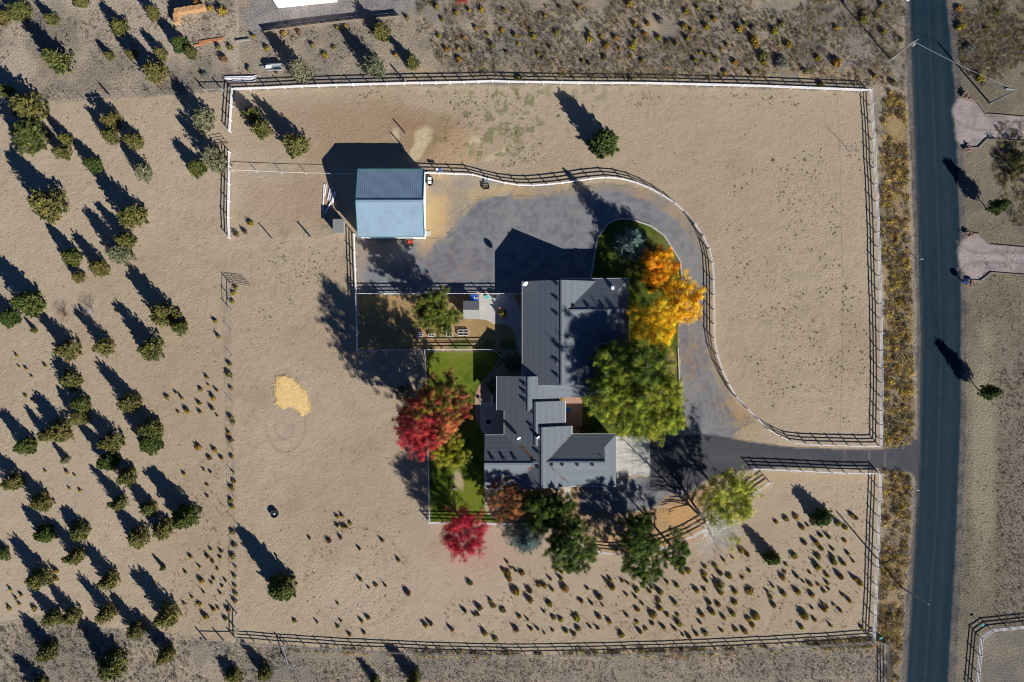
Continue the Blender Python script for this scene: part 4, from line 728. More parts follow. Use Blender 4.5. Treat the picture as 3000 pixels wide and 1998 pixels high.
def wing(t, o, r, axis_, ez, sl=.42, d0=0, d1=0, inset=.5, rm='shingle', wm='stucco', shift=0):
    """r: surveyed eave rectangle px0,px1,py0,py1 (py0 = north)"""
    x0, yN = G(r[0], r[2], ez); x1, yS = G(r[1], r[3], ez)
    x0 -= o[0]; x1 -= o[0]; yN -= o[1]; yS -= o[1]
    m, rz_, c = roofprism(x0, x1, yS, yN, axis_, ez, sl, d0, d1); rf = m.build('roof', M[rm], t)
    w_ = MB(); i = inset; a, b, cc, dd = x0+i, x1-i, yS+i, yN-i; top = ez+i*sl-.17
    w_.box(((a+b)/2, (cc+dd)/2, top/2-.05), (b-a, dd-cc, top+.1))
    th = .12
    def tri(pos, lo, hi, zlo, apex):
        bq = len(w_.v); 
        for off in (-th/2, th/2):
            for (q, z) in ((lo, zlo), (hi, zlo), ((lo+hi)/2, apex)): w_.v.append((pos+off, q, z) if axis_ == 'x' else (q, pos+off, z))
        w_.f += [(bq, bq+2, bq+1), (bq+3, bq+4, bq+5), (bq, bq+1, bq+4, bq+3), (bq+1, bq+2, bq+5, bq+4), (bq+2, bq, bq+3, bq+5)]
    if axis_ == 'x': A0, A1, B0, B1 = x0, x1, yS, yN
    else: A0, A1, B0, B1 = yS, yN, x0, x1
    apex = rz_-.2
    for d, pos in ((d0, A0+(d0 or i)+.06), (d1, A1-(d1 or i)-.06)):
        q = (d if d else i); tri(pos, B0+q+.08, B1-q-.08, ez+q*sl-.2, apex)
    w_.build('wall', M[wm], t)
    cap = MB(); 
    if axis_ == 'x': cap.bar((A0+d0, c, rz_+.01), (A1-d1, c, rz_+.01), .28, .05)
    else: cap.bar((c, A0+d0, rz_+.01), (c, A1-d1, rz_+.01), .28, .05)
    cap.build('ridge_cap', M[rm], rf)
    for b_ in (B0-.06, B1+.06):
        g_ = MB()
        if axis_ == 'x': g_.bar((A0, b_, ez-.1), (A1, b_, ez-.1), .1, .12)
        else: g_.bar((b_, A0, ez-.1), (b_, A1, ez-.1), .1, .12)
        g_.build('gutter', M['trim'], rf)
    return x0, x1, yS, yN, rz_, c
def window(t, x, y, z, wd, ht, face, name='window'):
    """face: e/w/n/s, thin frame proud of the wall"""
    m = MB(); g_ = MB(); b = .09
    ex = face in 'ew'; s = 1 if face in 'en' else -1
    def bx(mb, u, v, du, dv, dep, off):
        if ex: mb.box((x+s*off, y+u, z+v), (dep, du, dv))
        else: mb.box((x+u, y+s*off, z+v), (du, dep, dv))
    bx(m, 0, ht/2, wd+2*b, b, .08, .03); bx(m, 0, -ht/2, wd+2*b, b, .10, .04); bx(m, -wd/2, 0, b, ht-b, .08, .03); bx(m, wd/2, 0, b, ht-b, .08, .03)
    if name == 'window': bx(m, 0, 0, .05, ht-b, .06, .03)
    f = m.build(name, M['trim'], t); bx(g_, 0, 0, wd-b, ht-b, .03, .015); g_.build('pane', M['glass'], f); return f
ho = G(1600, 1150); house = thing('house', 'sprawling single-storey house with nested grey shingle roofs', 'house', ho)
SL = .42
wN = wing(house, ho, (1531, 1752, 825, 1163), 'y', 3.75, SL, d0=2.2)
wX = wing(house, ho, (1640, 1843, 818, 1005), 'x', 3.72, SL, d1=2.0)
w1 = wing(house, ho, (1456, 1638, 1100, 1200), 'y', 3.3, SL)
w2 = wing(house, ho, (1478, 1656, 1173, 1300), 'y', 3.32, SL)
w3 = wing(house, ho, (1497, 1675, 1246, 1423), 'y', 3.42, SL)
w4 = wing(house, ho, (1420, 1600, 1274, 1430), 'x', 3.36, SL)
w5 = wing(house, ho, (1560, 1805, 1271, 1422), 'x', 3.40, SL, d1=2.1)
def onroof(w, axis_, ez, x, y):  # height of roof surface in wing coords
    c = w[5]; hw = (w[1]-w[0])/2 if axis_ == 'y' else (w[3]-w[2])/2; q = abs((x if axis_ == 'y' else y)-c); return ez+(hw-q)*SL
def roof_item(px, py, w, axis_, ez, fn, name, label=None):
    z = ez+1.8
    for _ in range(6):
        x, y = G(px, py, z); x -= ho[0]; y -= ho[1]; z = onroof(w, axis_, ez, x, y)
    return fn(x, y, z, name)
def boxvent(x, y, z, name):
    m = MB(); m.box((x, y, z+.05), (.36, .36, .20)); m.box((x, y, z+.17), (.46, .46, .05)); return m.build(name, M['black'], house)
def pipe(x, y, z, name):
    m = MB(); m.tube([(x, y, z-.05), (x, y, z+.35)], .05, 8); m.tube([(x, y, z+.30), (x, y, z+.38)], .08, 8); return m.build(name, M['steel'], house)
for px, py in [(1632, 834), (1632, 877), (1632, 922), (1633, 1011), (1633, 1056), (1633, 1100)]: roof_item(px, py, wN, 'y', 3.75, boxvent, 'roof_vent')
for px, py in [(1681, 900), (1726, 902), (1771, 902)]: roof_item(px, py, wX, 'x', 3.72, boxvent, 'roof_vent')
for px, py in [(1538, 1126), (1538, 1148), (1538, 1172)]: roof_item(px, py, w1, 'y', 3.3, boxvent, 'roof_vent')
for px, py in [(1558, 1205), (1558, 1248)]: roof_item(px, py, w2, 'y', 3.32, boxvent, 'roof_vent')
for px, py in [(1577, 1278), (1576, 1324), (1576, 1368)]: roof_item(px, py, w3, 'y', 3.42, boxvent, 'roof_vent')
for px, py in [(1446, 1344), (1478, 1344), (1511, 1344)]: roof_item(px, py, w4, 'x', 3.36, boxvent, 'roof_vent')
for px, py in [(1616, 1359), (1647, 1359), (1691, 1359), (1735, 1359)]: roof_item(px, py, w5, 'x', 3.40, boxvent, 'roof_vent')
for px, py, w, a, e_ in [(1645, 988, wN, 'y', 3.75), (1631, 1065, wN, 'y', 3.75), (1603, 1149, wN, 'y', 3.75), (1618, 1414, w5, 'x', 3.40), (1782, 914, wX, 'x', 3.72), (1775, 1352, w5, 'x', 3.4)]: roof_item(px, py, w, a, e_, pipe, 'vent_pipe')
def dish(x, y, z, name, R=.38, mast=.7):
    m = MB(); m.tube([(x, y, z-.1), (x, y, z+mast)], .03, 6); prof = [(.02, 0), (R*.5, .03), (R*.85, .09), (R, .14), (R*.98, .16), (R*.84, .11), (R*.5, .05), (.02, .02)]
    b = len(m.v); m.lathe(prof, (0, 0, 0), 20); Rm = Matrix.Rotation(math.radians(35), 3, 'Z') @ Matrix.Rotation(math.radians(58), 3, 'X')
    for i in range(b, len(m.v)): p = Rm @ Vector(m.v[i]); m.v[i] = (p.x+x, p.y+y, p.z+z+mast)
    d = Rm @ Vector((0, -.1, .45)); m.tube([(x, y, z+mast-.15), (x+d.x, y+d.y, z+mast+d.z)], .018, 5); m.box((x+d.x, y+d.y, z+mast+d.z), (.1, .1, .12))
    return m.build(name, M['white'], house)
roof_item(1538, 833, wN, 'y', 3.75, lambda *a: dish(*a, .5, 1.1), 'satellite_dish'); roof_item(1519, 1279, w3, 'y', 3.42, lambda *a: dish(*a, .36, .9), 'satellite_dish'); roof_item(1575, 1277, w3, 'y', 3.42, lambda *a: dish(*a, .3, .5), 'satellite_dish')
x, y = G(1794, 845, 4.1); m = MB(); m.box((x-ho[0], y-ho[1], 4.45), (.5, .6, .5)); m.box((x-ho[0]+.05, y-ho[1], 4.73), (.3, .3, .06)); m.build('swamp_cooler', M['white'], house)
# leaves lodged in the roof valleys
LP = []
for (p, q, n_) in (((1510, 1285), (1566, 1348), 240), ((1546, 1378), (1566, 1358), 90), ((1612, 1364), (1665, 1414), 70), ((1600, 1352), (1672, 1275), 60)):
    for _ in range(n_):
        f = random.random(); a = p[0]+(q[0]-p[0])*f+random.gauss(0, 1.6); b = p[1]+(q[1]-p[1])*f+random.gauss(0, 1.6); z = 4.6
        for _k in range(5):
            x, y = G(a, b, z); x -= ho[0]; y -= ho[1]; z = max(onroof(W_, a_, e_, x, y) for W_, a_, e_ in ((w3, 'y', 3.42), (w4, 'x', 3.36), (w5, 'x', 3.40)) if W_[0] < x < W_[1] and W_[2] < y < W_[3]) if any(W_[0] < x < W_[1] and W_[2] < y < W_[3] for W_ in (w3, w4, w5)) else z
        LP.append((x, y, z+.04))
LP = np.array(LP); cc = np.array([(.34, .14, .06), (.26, .11, .05)])[RNG.integers(2, size=len(LP))]
o = link('valley_leaves', leafmesh('valley_leaves', LP, unit(len(LP))*.5+np.array([0, 0, 1.]), RNG.uniform(.05, .10, len(LP)), cc, LEAF2), None, house); o['kind'] = 'stuff'
# doors and windows
xe = w5[1]-.5; ymid = (w5[2]+w5[3])/2
for dy in (-2.1, 1.9):
    m = MB(); m.box((xe+.03, ymid+dy, 1.15), (.06, 3.2, 2.3)); g_ = m.build('garage_door', M['trim'], house); m = MB()
    for k in range(1, 4): m.box((xe+.07, ymid+dy, .575*k), (.02, 3.2, .03))
    m.build('door_panel_line', M['greywood'], g_)
for yy in (3, 0, -4, -8): window(house, wN[0]+.5, wN[3]-4+yy, 1.7, 1.3, 1.1, 'w')
for yy in (1, -3): window(house, wN[1]-.5, wN[2]+4+yy, 1.7, 1.3, 1.1, 'e')
for xx in (2, 6, 10): window(house, wN[0]+xx, wN[3]-.5, 1.8, 1.3, 1.1, 'n')
for xx in (2, 5): window(house, w4[0]+xx, w4[2]+.5, 1.7, 1.4, 1.2, 's'); window(house, w4[0]+xx, w4[3]-.5, 1.7, 1.4, 1.2, 'n')
for xx in (4, 8, 11): window(house, w5[0]+xx, w5[2]+.5, 1.7, 1.4, 1.2, 's')
window(house, w1[0]+.5, (w1[2]+w1[3])/2, 1.7, 1.6, 1.4, 'w'); window(house, w2[0]+.5, w2[2]+3.4, 1.1, 1.8, 2.1, 'w', 'patio_door'); window(house, wX[1]-.5, (wX[2]+wX[3])/2, 1.7, 1.8, 1.2, 'e')
m = MB(); m.box((w2[1]-.47, w2[3]-3.0, 1.05), (.06, .95, 2.1)); fd = m.build('front_door', M['red'], house); m = MB(); m.tube([(w2[1]-.40, w2[3]-2.65, 1.0), (w2[1]-.40, w2[3]-2.65, 1.15)], .03, 6); m.build('handle', M['steel'], fd)
# barn
bo = G(1147, 600); barn = thing('barn', 'metal barn with ribbed blue roof, green trim and white walls', 'barn', bo); ez = 3.55; bs = .33
x0, yN = G(1049, 497.5, ez); x1, yS = G(1242.5, 695, ez); x0 -= bo[0]; x1 -= bo[0]; yN -= bo[1]; yS -= bo[1]
rm, rz_, c = roofprism(x0, x1, yS, yN, 'x', ez, bs); n = int((x1-x0)/.34); hw = (yN-yS)/2
for k in range(1, n):
    xx = x0+k*(x1-x0)/n
    for sg in (-1, 1): rm.bar((xx, c+sg*(hw-.02), ez+.008), (xx, c+sg*.05, rz_-.007), .07, .03)
br = rm.build('roof', M['barn_roof'], barn); m = MB(); m.bar((x0, c, rz_+.05), (x1, c, rz_+.05), .4, .05); m.build('ridge_cap', M['barn_roof'], br)
m = MB()
for xx in (x0-.045, x1+.045):
    for sg in (-1, 1): m.bar((xx, c+sg*hw, ez-.03), (xx, c, rz_-.03), .08, .24)
for sg in (-1, 1): m.bar((x0, c+sg*(hw+.05), ez-.06), (x1, c+sg*(hw+.05), ez-.06), .09, .16)
m.build('trim', M['green_metal'], br)
m = MB(); i = .12; a, b, cc, dd = x0+i, x1-i, yS+i, yN-i; m.box(((a+b)/2, (cc+dd)/2, (ez-.15)/2-.05), (b-a, dd-cc, ez-.15+.1))
for xx in (a+.03, b-.03):
    q = len(m.v); m.v += [(xx-.02, cc, ez-.16), (xx-.02, dd, ez-.16), (xx-.02, c, rz_-.18), (xx+.02, cc, ez-.16), (xx+.02, dd, ez-.16), (xx+.02, c, rz_-.18)]; m.f += [(q, q+2, q+1), (q+3, q+4, q+5), (q, q+1, q+4, q+3), (q+1, q+2, q+5, q+4), (q+2, q, q+3, q+5)]
m.build('wall', M['barn_wall'], barn)
for yy in (3.4, -2.2): window(barn, b, c+yy, 1.9, 1.1, .9, 'e')
m = MB(); m.box((b+.04, c-.2, 2.0), (.06, 1.0, .9)); m.box((b+.1, c-4.7, 1.05), (.04, .95, 2.1)); m.build('side_door', M['trim'], barn)
for xx in (-2.6, 2.4):
    m = MB(); m.box((xx, cc-.04, 1.5), (3.2, .06, 3.0)); g_ = m.build('roll_door', M['trim'], barn); m = MB()
    for k in range(1, 6): m.box((xx, cc-.08, .5*k), (3.2, .02, .03))
    m.build('door_panel_line', M['greywood'], g_)
# poly slabs (paving)
def slab(name, poly, m, z=.05): return tag(MB().slab([G(*p) for p in poly[::-1]], -.05, z).build(name, M[m]), kind='structure')
slab('patio', [(1404, 864), (1503, 864), (1528, 912), (1531, 1040), (1518, 1040), (1513, 990), (1500, 965), (1480, 952), (1445, 950), (1428, 940), (1404, 936)], 'concrete')
slab('garage_apron', [(1801, 1276), (1903, 1276), (1903, 1392), (1801, 1392)], 'concrete')
m = MB(); m.bar((*G(1852, 1276), .055), (*G(1852, 1392), .055), .05, .012); m.bar((*G(1801, 1338), .056), (*G(1903, 1338), .056), .05, .012); tag(m.build('apron_joints', M['greywood']), kind='structure')
slab('terrace', [(1407, 1177), (1480, 1177), (1480, 1274), (1422, 1274), (1407, 1255)], 'concrete', .08)
slab('barn_step', [(1246, 679), (1262, 679), (1262, 693), (1246, 693)], 'concrete', .1)
slab('brick_patio', [(1645, 1160), (1698, 1160), (1706, 1172), (1706, 1250), (1650, 1250)], 'brick')
slab('brick_path', [(1412, 1117), (1424, 1117), (1424, 1175), (1400, 1182), (1404, 1250), (1396, 1235), (1390, 1200), (1392, 1160), (1402, 1130)], 'brick', .03)
slab('curved_path', [(1424, 1117), (1440, 1090), (1470, 1070), (1531, 1058), (1531, 1070), (1480, 1082), (1450, 1100), (1436, 1128), (1424, 1150)], 'brick', .03)
slab('south_path', [(1650, 1425), (1672, 1425), (1668, 1475), (1662, 1478)], 'concrete', .04)
def kerb(name, pts, wd=.22, ht=.16, m='concrete'):
    mb = MB(); g = [G(*p) for p in pts]
    for p, q in zip(g[:-1], g[1:]): mb.bar((p[0], p[1], ht/2-.03), (q[0], q[1], ht/2-.03), wd, ht)
    tag(mb.build(name, M[m]), kind='structure')
kerb('kerb', [(1731, 818), (1740, 760), (1750, 700), (1782, 655), (1815, 642), (1848, 643), (1906, 663), (1944, 690), (1975, 738), (1993, 767), (1998, 822)], .24, .2)
kerb('kerb', [(1986, 1018), (1989, 1080), (1991, 1150), (1994, 1235)], .2, .2)
kerb('timber_edging', tp(2250, 0, (1830, 905), (1915, 940), (1998, 1055), (2100, 1060), (2352, 1082), (2700, 1100)), .14, .2, 'wood')
kerb('timber_edging', tp(2250, 0, (1850, 1362), (1925, 1365), (2010, 1280), (2352, 1305), (2700, 1320)), .16, .22, 'wood')
kerb('timber_edging', tp(2250, 500, (1870, 580), (1940, 588), (2038, 685), (2352, 712), (2700, 735)), .14, .2, 'wood')
kerb('timber_edging', tp(2250, 500, (1880, 1010), (1945, 1018), (2045, 940), (2352, 965), (2700, 985)), .14, .2, 'wood')
# small buildings
so_ = G(998, 668); shed = thing('storage_shed', 'small flat-roofed grey shed standing left of the barn', 'shed', so_); m = MB(); m.box((0, 0, .85), (1.6, 2.0, 1.8)); m.build('wall', M['greywood'], shed)
m = MB(); m.box((0, 0, 1.86), (1.85, 2.35, .09), 0, ('Y', .06)); m.build('roof', M['shed_roof'], shed); m = MB(); m.box((-.82, 0, .9), (.05, .8, 1.6)); m.build('door', M['wood'], shed)
so_ = G(1381, 913); shed = thing('garden_shed', 'little shingled garden shed at the patio edge', 'shed', so_); x0, yN = G(1357, 883, 2.1); x1, yS = G(1403, 936, 2.1)
m, rz_, c = roofprism(x0-so_[0], x1-so_[0], yS-so_[1], yN-so_[1], 'x', 2.1, .45); m.build('roof', M['greywood'], shed)
m = MB(); m.box((0, .05, 1.03), (2.2, 2.5, 2.1)); m.box((0, .05, 2.2), (2.2, .9, .5)); m.build('wall', M['wood'], shed); m = MB(); m.box((1.13, 0, .95), (.05, .8, 1.8)); m.build('door', M['trim'], shed)
to = G(815.6, 25.5); tr = thing('machine_shed', 'long white-walled shed cut by the top edge of the photo', 'shed', to, math.radians(5.9)); m = MB(); m.box((5.2, 3.0, 1.95), (10.4, 6.0, 3.9)); m.build('wall', M['barn_wall'], tr); m = MB(); m.box((5.2, 3.0, 3.98), (10.9, 6.5, .14)); m.build('roof', M['red'], tr)
m = MB(); m.box((-.04, 2.5, 1.1), (.05, 1.2, 2.2)); m.build('door', M['trim'], tr)

# ------------------------------------------------------------------ poles and wires
def pole(px, py, h, label, arm=True, lean=(0, 0)):
    x, y = G(px, py); t = thing('utility_pole', label, 'utility pole', (x, y), 0, 'utility poles'); m = MB(); m.tube([(0, 0, -.2), (lean[0]*.5, lean[1]*.5, h*.5), (lean[0], lean[1], h)], [.17, .14, .11], 10); m.build('pole', M['greywood'], t)
    if arm:
        m = MB(); m.bar((lean[0]-.9, lean[1]-.5, h-.35), (lean[0]+.9, lean[1]+.5, h-.35), .1, .12); ca = m.build('crossarm', M['greywood'], t)
        for s in (-.8, 0, .8): m = MB(); m.lathe([(.05, 0), (.06, .06), (.035, .12), (.05, .17), (.01, .2)], (lean[0]+s, lean[1]+s*.55, h-.28), 8); m.build('insulator', M['teal'], ca)
        m = MB(); m.lathe([(.24, 0), (.26, .1), (.26, .6), (.2, .7), (.02, .74)], (lean[0]+.42, lean[1]-.1, h-1.4), 12); m.build('transformer', M['steel'], t)
    return (x+lean[0], y+lean[1], h)
pA = pole(2608, 175, 8.2, 'utility pole with transformer leaning over the road at the top right'); pB = pole(2900, 304, 7.2, 'plain utility pole east of the road above the gravel drives', False); pC = pole(2641, 1719, 9.0, 'utility pole on the verge beside the south road', False)
def span(p, q, label, sag=.5, r=.018, mt='darkwire'):
    p = Vector(p); q = Vector(q); pts = [tuple(p.lerp(q, f)+Vector((0, 0, -sag*4*f*(1-f)))) for f in [i/14 for i in range(15)]]; m = MB(); m.tube(pts, r, 5); tag(m.build('overhead_wire', M[mt]), label, 'wire', 'overhead wires')
span(pA, pB, 'pale wire crossing the road between the two northern poles', .4, .03, 'steel')
span(pA, (pA[0]-9, 75, 8.5), 'overhead wire leaving the transformer pole northward', .6, .012)
span(pA, pC, 'long overhead wire along the verge beside the road', 1.2, .012)

# ------------------------------------------------------------------ objects in the yards
def things_box(name, label, cat, px, py, parts, rz=0, grp=None):
    x, y = G(px, py); t = thing(name, label, cat, (x, y), rz, grp)
    for nm, mt, boxes in parts:
        m = MB()
        for bb in boxes:
            if bb[0] == 'b': m.box(bb[1], bb[2], *(bb[3:] if len(bb) > 3 else ()))
            elif bb[0] == 't': m.tube(bb[1], bb[2], 8)
            elif bb[0] == 'l': m.lathe(bb[1], bb[2], 18, *(bb[3:] if len(bb) > 3 else ()))
        m.build(nm, M[mt], t)
    return t
def beam(name, label, cat, p, q, wd, ht, m, grp=None, z=None):
    a = G(*p); b = G(*q); mb = MB(); z = ht/2 if z is None else z; mb.bar((0, 0, z), (b[0]-a[0], b[1]-a[1], z), wd, ht)
    mb.bar((.001, .001, z), ((b[0]-a[0])*.999, (b[1]-a[1])*.999, z), wd*.6, ht*1.15)
    return tag(mb.build(name, M[m], None, (a[0], a[1], 0)), label, cat, grp)
# white vinyl offcuts west of the barn
PP = [((950, 541), (946, 622), .18, .1), ((956, 542), (951, 575), .16, .1), ((968, 553), (960, 588), .18, .12), ((975, 549), (966, 590), .16, .12), ((985, 562), (954, 626), .16, .2), ((980, 570), (950, 630), .16, .1), ((983, 565), (974, 595), .4, .3)]
for i, (p, q, wd, ht) in enumerate(PP):
    beam('vinyl_board', ('longest white board of the pile west of the barn', 'short white board beside the longest one', 'white board in the middle bundle of the pile', 'upper white board of the middle bundle', 'topmost slanting white board nearest the barn', 'lower slanting white board of the pile', 'thick white slab lying on the board pile')[i], 'board', p, q, wd, ht, 'vinyl', 'white boards stacked west of the barn')
for i in range(8):
    y_ = 224+i*2.3; o_ = (i*37) % 11
    beam('vinyl_pipe', '%s white pipe of the bundle by the north-west corner' % ('northmost', 'second', 'third', 'fourth', 'fifth', 'sixth', 'seventh', 'southmost')[i], 'pipe', (656+o_+(i > 4)*18, y_+2), (752-o_*1.3, y_), .11, .11, 'vinyl', 'white pipes bundled by the fence', .12+.1*(i % 2))
things_box('farm_trailer', 'grey farm trailer partly under a grey-green juniper', 'trailer', 806, 203, [('bed', 'steel', [('b', (.2, 0, .55), (2.6, 1.1, .12)), ('b', (.2, .52, .8), (2.6, .06, .4)), ('b', (.2, -.52, .8), (2.6, .06, .4))]), ('drawbar', 'steel', [('b', (-1.6, 0, .5), (1.2, .12, .1))]), ('wheel', 'black', [('t', [(.2, .6, .3), (.2, .8, .3)], .3)]), ('wheel', 'black', [('t', [(.2, -.8, .3), (.2, -.6, .3)], .3)]), ('seat', 'white', [('b', (-.9, .1, .8), (.9, .5, .35))])], .05)
things_box('garden_cart', 'small olive cart beside the bundle of white pipes', 'cart', 733, 208, [('tray', 'olive', [('b', (0, 0, .45), (.45, .9, .3))]), ('leg', 'steel', [('b', (.15, .35, .15), (.05, .05, .3)), ('b', (-.15, .35, .15), (.05, .05, .3))]), ('wheel', 'black', [('t', [(-.1, -.35, .18), (.1, -.35, .18)], .18)])])
# firewood ricks
def rick(px0, py0, px1, py1, h, label):
    a = G(px0, py0); b = G(px1, py1); L = math.hypot(b[0]-a[0], b[1]-a[1]); an = math.atan2(b[1]-a[1], b[0]-a[0]); t = thing('woodpile', label, 'woodpile', a, an, 'woodpiles'); m = MB(); rr = random.Random(int(px0))
    for r_ in range(int(h/.19)):
        for k in range(int(L/.2)):
            q = rr.uniform(.38, .48); m.tube([(k*.2+.1+rr.uniform(-.02, .02), -q, .1+r_*.19), (k*.2+.1, q, .1+r_*.19)], rr.uniform(.08, .105), 6)
    m.build('logs', M['firewood'], t); m = MB()
    for xx in (0, L): m.box((xx, 0, h/2), (.08, .1, h+.2))
    m.build('end_post', M['wood'], t)
rick(519, 42, 606, 28, 1.35, 'long rick of split firewood at the top left'); rick(523, 76, 521, 44, 1.3, 'short rick of split firewood joining the long one')
for i, (p, q) in enumerate([((583, 124), (656, 113)), ((583, 128), (655, 117)), ((569, 135), (603, 129))]):
    beam('lumber', ('upper orange plank on the ground below the firewood', 'lower orange plank on the ground below the firewood', 'short orange plank left of the long ones')[i], 'plank', p, q, .25, .14, 'cedar', 'orange planks')
beam('timber_beam', 'pale square timber lying north of the pipe bundle', 'beam', (693, 123), (732, 118), .28, .3, 'greywood'); beam('steel_pipe', 'thin dark pipe leaning on the orange planks', 'pipe', (656, 113), (628, 80), .06, .06, 'rust')
beam('log', 'short pale log on the gravel south of the barn', 'log', (1068, 722), (1073, 738), .3, .28, 'wood')
things_box('wooden_wagon', 'wooden wagon with a red load parked south of the barn', 'wagon', 1202, 713, [('bed', 'wood', [('b', (0, 0, .62), (1.5, .95, .1)), ('b', (0, .45, .8), (1.5, .06, .3)), ('b', (0, -.45, .8), (1.5, .06, .3)), ('b', (-.73, 0, .8), (.05, .86, .3))]), ('load', 'red', [('b', (.1, 0, .82), (.8, .6, .26))]), ('wheel', 'black', [('t', [(-.4, .5, .3), (-.4, .62, .3)], .3)]), ('wheel', 'black', [('t', [(-.4, -.62, .3), (-.4, -.5, .3)], .3)]), ('wheel', 'black', [('t', [(.45, .5, .3), (.45, .62, .3)], .3)]), ('wheel', 'black', [('t', [(.45, -.62, .3), (.45, -.5, .3)], .3)]), ('drawbar', 'rust', [('b', (1.05, 0, .5), (.8, .06, .06))])], -.06)
things_box('water_tank', 'black oval tub with white lids by the barn corner', 'tub', 1260, 533, [('tub', 'black', [('l', [(.62, 0), (.7, .1), (.72, .75), (.66, .78), (.6, .7), (.55, .15)], (0, 0, 0), .85, 1.2)]), ('lid', 'white', [('b', (0, .32, .8), (.62, .5, .05)), ]), ('lid', 'white', [('b', (0, -.32, .8), (.62, .5, .05))])])
things_box('pallet_stack', 'pale blue pallet leaning on the curved fence', 'pallet', 1428, 533, [('slats', 'steel', [('b', (k*.14-.5, 0, .3), (.09, 1.0, .05)) for k in range(8)]), ('bearers', 'greywood', [('b', (0, k, .2), (1.15, .1, .12)) for k in (-.4, 0, .4)])], .1)
things_box('crate', 'dark slatted crate beside the pale blue pallet', 'crate', 1425, 550, [('sides', 'wood', [('b', (-.5, 0, .25), (.05, .9, .5)), ('b', (.5, 0, .25), (.05, .9, .5)), ('b', (0, .42, .25), (1, .05, .5)), ('b', (0, -.42, .25), (1, .05, .5))]), ('contents', 'soil', [('b', (0, 0, .18), (.95, .8, .3))])], .1)
things_box('saddle_rack', 'white and blue tack rack on the fence near the barn', 'rack', 1287, 505, [('rack', 'steel', [('t', [(-.6, .1, 1.2), (.6, .1, 1.2)], .04), ('b', (-.5, .1, .6), (.06, .06, 1.2)), ('b', (.5, .1, .6), (.06, .06, 1.2))]), ('blanket', 'blue', [('b', (.25, .1, 1.2), (.5, .4, .12))]), ('bag', 'white', [('b', (-.3, .15, 1.22), (.35, .35, .2))])])
# round trough
x, y = G(806, 1502); t = thing('water_trough', 'round black water trough alone on the sand', 'trough', (x, y)); m = MB(); m.lathe([(.60, 0), (.68, .1), (.70, .55), (.64, .58), (.58, .5), (.55, .12)], (0, 0, 0), 24); m.build('tub', M['black'], t); m = MB(); m.lathe([(.1, .38), (.57, .385)], (0, 0, 0), 24); m.build('water', M['glass'], t); m = MB(); m.lathe([(.02, .39), (.16, .40), (.12, .5), (.02, .52)], (0, 0, 0), 12); m.build('float', M['white'], t)
# straw heap
poly = [T(750, 1000, a, b) for a, b in ((200, 345), (280, 330), (380, 390), (440, 470), (485, 600), (435, 668), (395, 605), (300, 560), (262, 598), (210, 560), (195, 440))]
R = np.random.default_rng(5); a = R.uniform(800, 910, 26000); b = R.uniform(1095, 1220, 26000); k = inpoly(a+R.normal(size=26000)*4.5, b+R.normal(size=26000)*4.5, poly); a = a[k]; b = b[k]
P = np.stack([(a-1500)*S, -(b-999)*S, R.uniform(.03, .17, len(a))], 1); cx_, cy_ = G(852, 1155); P[:, 0] -= cx_; P[:, 1] -= cy_
cc = np.array([(.95, .70, .30), (.95, .78, .40), (.85, .56, .20), (.95, .76, .42)])[R.integers(4, size=len(a))]*R.uniform(.7, 1.15, (len(a), 1))
t = thing('straw_pile', 'spread of golden straw on the sand west of the red maple', 'straw', (cx_, cy_)); link('straw', leafmesh('straw', P, unit(len(a))*.5+np.array([0, -.3, 1.6]), R.uniform(.09, .18, len(a)), cc, LEAF2, .5), None, t)
m = MB(); m.slab([(G(852+(p[0]-852)*.72, 1155+(p[1]-1155)*.72)[0]-cx_, G(852+(p[0]-852)*.72, 1155+(p[1]-1155)*.72)[1]-cy_) for p in poly[::-1]], -.02, .07); m.build('matted_base', mat('straw_mat', (.80, .53, .20), .3, 6, .9, bump=.5), t)
# garden beds
for i, (px, py, wd, dp, lab) in enumerate([(1231, 982, 1.0, .75, 'westmost raised garden bed in tree shade'), (1264, 982, 1.0, .6, 'raised garden bed half under the green tree'), (1317, 975, .95, 1.6, 'tall narrow white raised bed right of the green tree'), (1357, 976, 1.75, .95, 'white raised bed nearest the house')]):
    b = .07; parts = [('frame', 'vinyl', [('b', (0, dp/2, .35), (wd, b, .12)), ('b', (0, -dp/2, .35), (wd, b, .12)), ('b', (wd/2, 0, .35), (b, dp, .12)), ('b', (-wd/2, 0, .35), (b, dp, .12)), ('b', (0, 0, .36), (b*.7, dp, .08)), ('b', (0, 0, .365), (wd, b*.7, .07))]), ('soil', 'soil', [('b', (0, 0, .12), (wd-.05, dp-.05, .25))])]
    things_box('garden_bed', lab, 'garden bed', px, py, parts, 0, 'raised garden beds')
# patio things
things_box('toy_pool', 'bright blue play pool between the garden shed and fence', 'pool', 1389, 875, [('tub', 'blue', [('b', (0, 0, .14), (1.5, 1.0, .28)), ('b', (0, .5, .3), (1.55, .07, .1)), ('b', (0, -.5, .3), (1.55, .07, .1))]), ('toy', 'yellow', [('b', (.55, 0, .36), (.28, .3, .14))]), ('toy', 'white', [('b', (.1, .1, .36), (.2, .25, .14))])])
things_box('patio_chair', 'pale teal patio chair beside the fence', 'chair', 1428, 872, [('seat', 'teal', [('b', (0, 0, .42), (.5, .5, .06))]), ('backrest', 'teal', [('b', (-.1, .26, .75), (.5, .06, .6), .1)]), ('leg', 'steel', [('b', (.2, .2, .2), (.04, .04, .4)), ('b', (-.2, .2, .2), (.04, .04, .4)), ('b', (.2, -.2, .2), (.04, .04, .4)), ('b', (-.2, -.2, .2), (.04, .04, .4))])], .4)
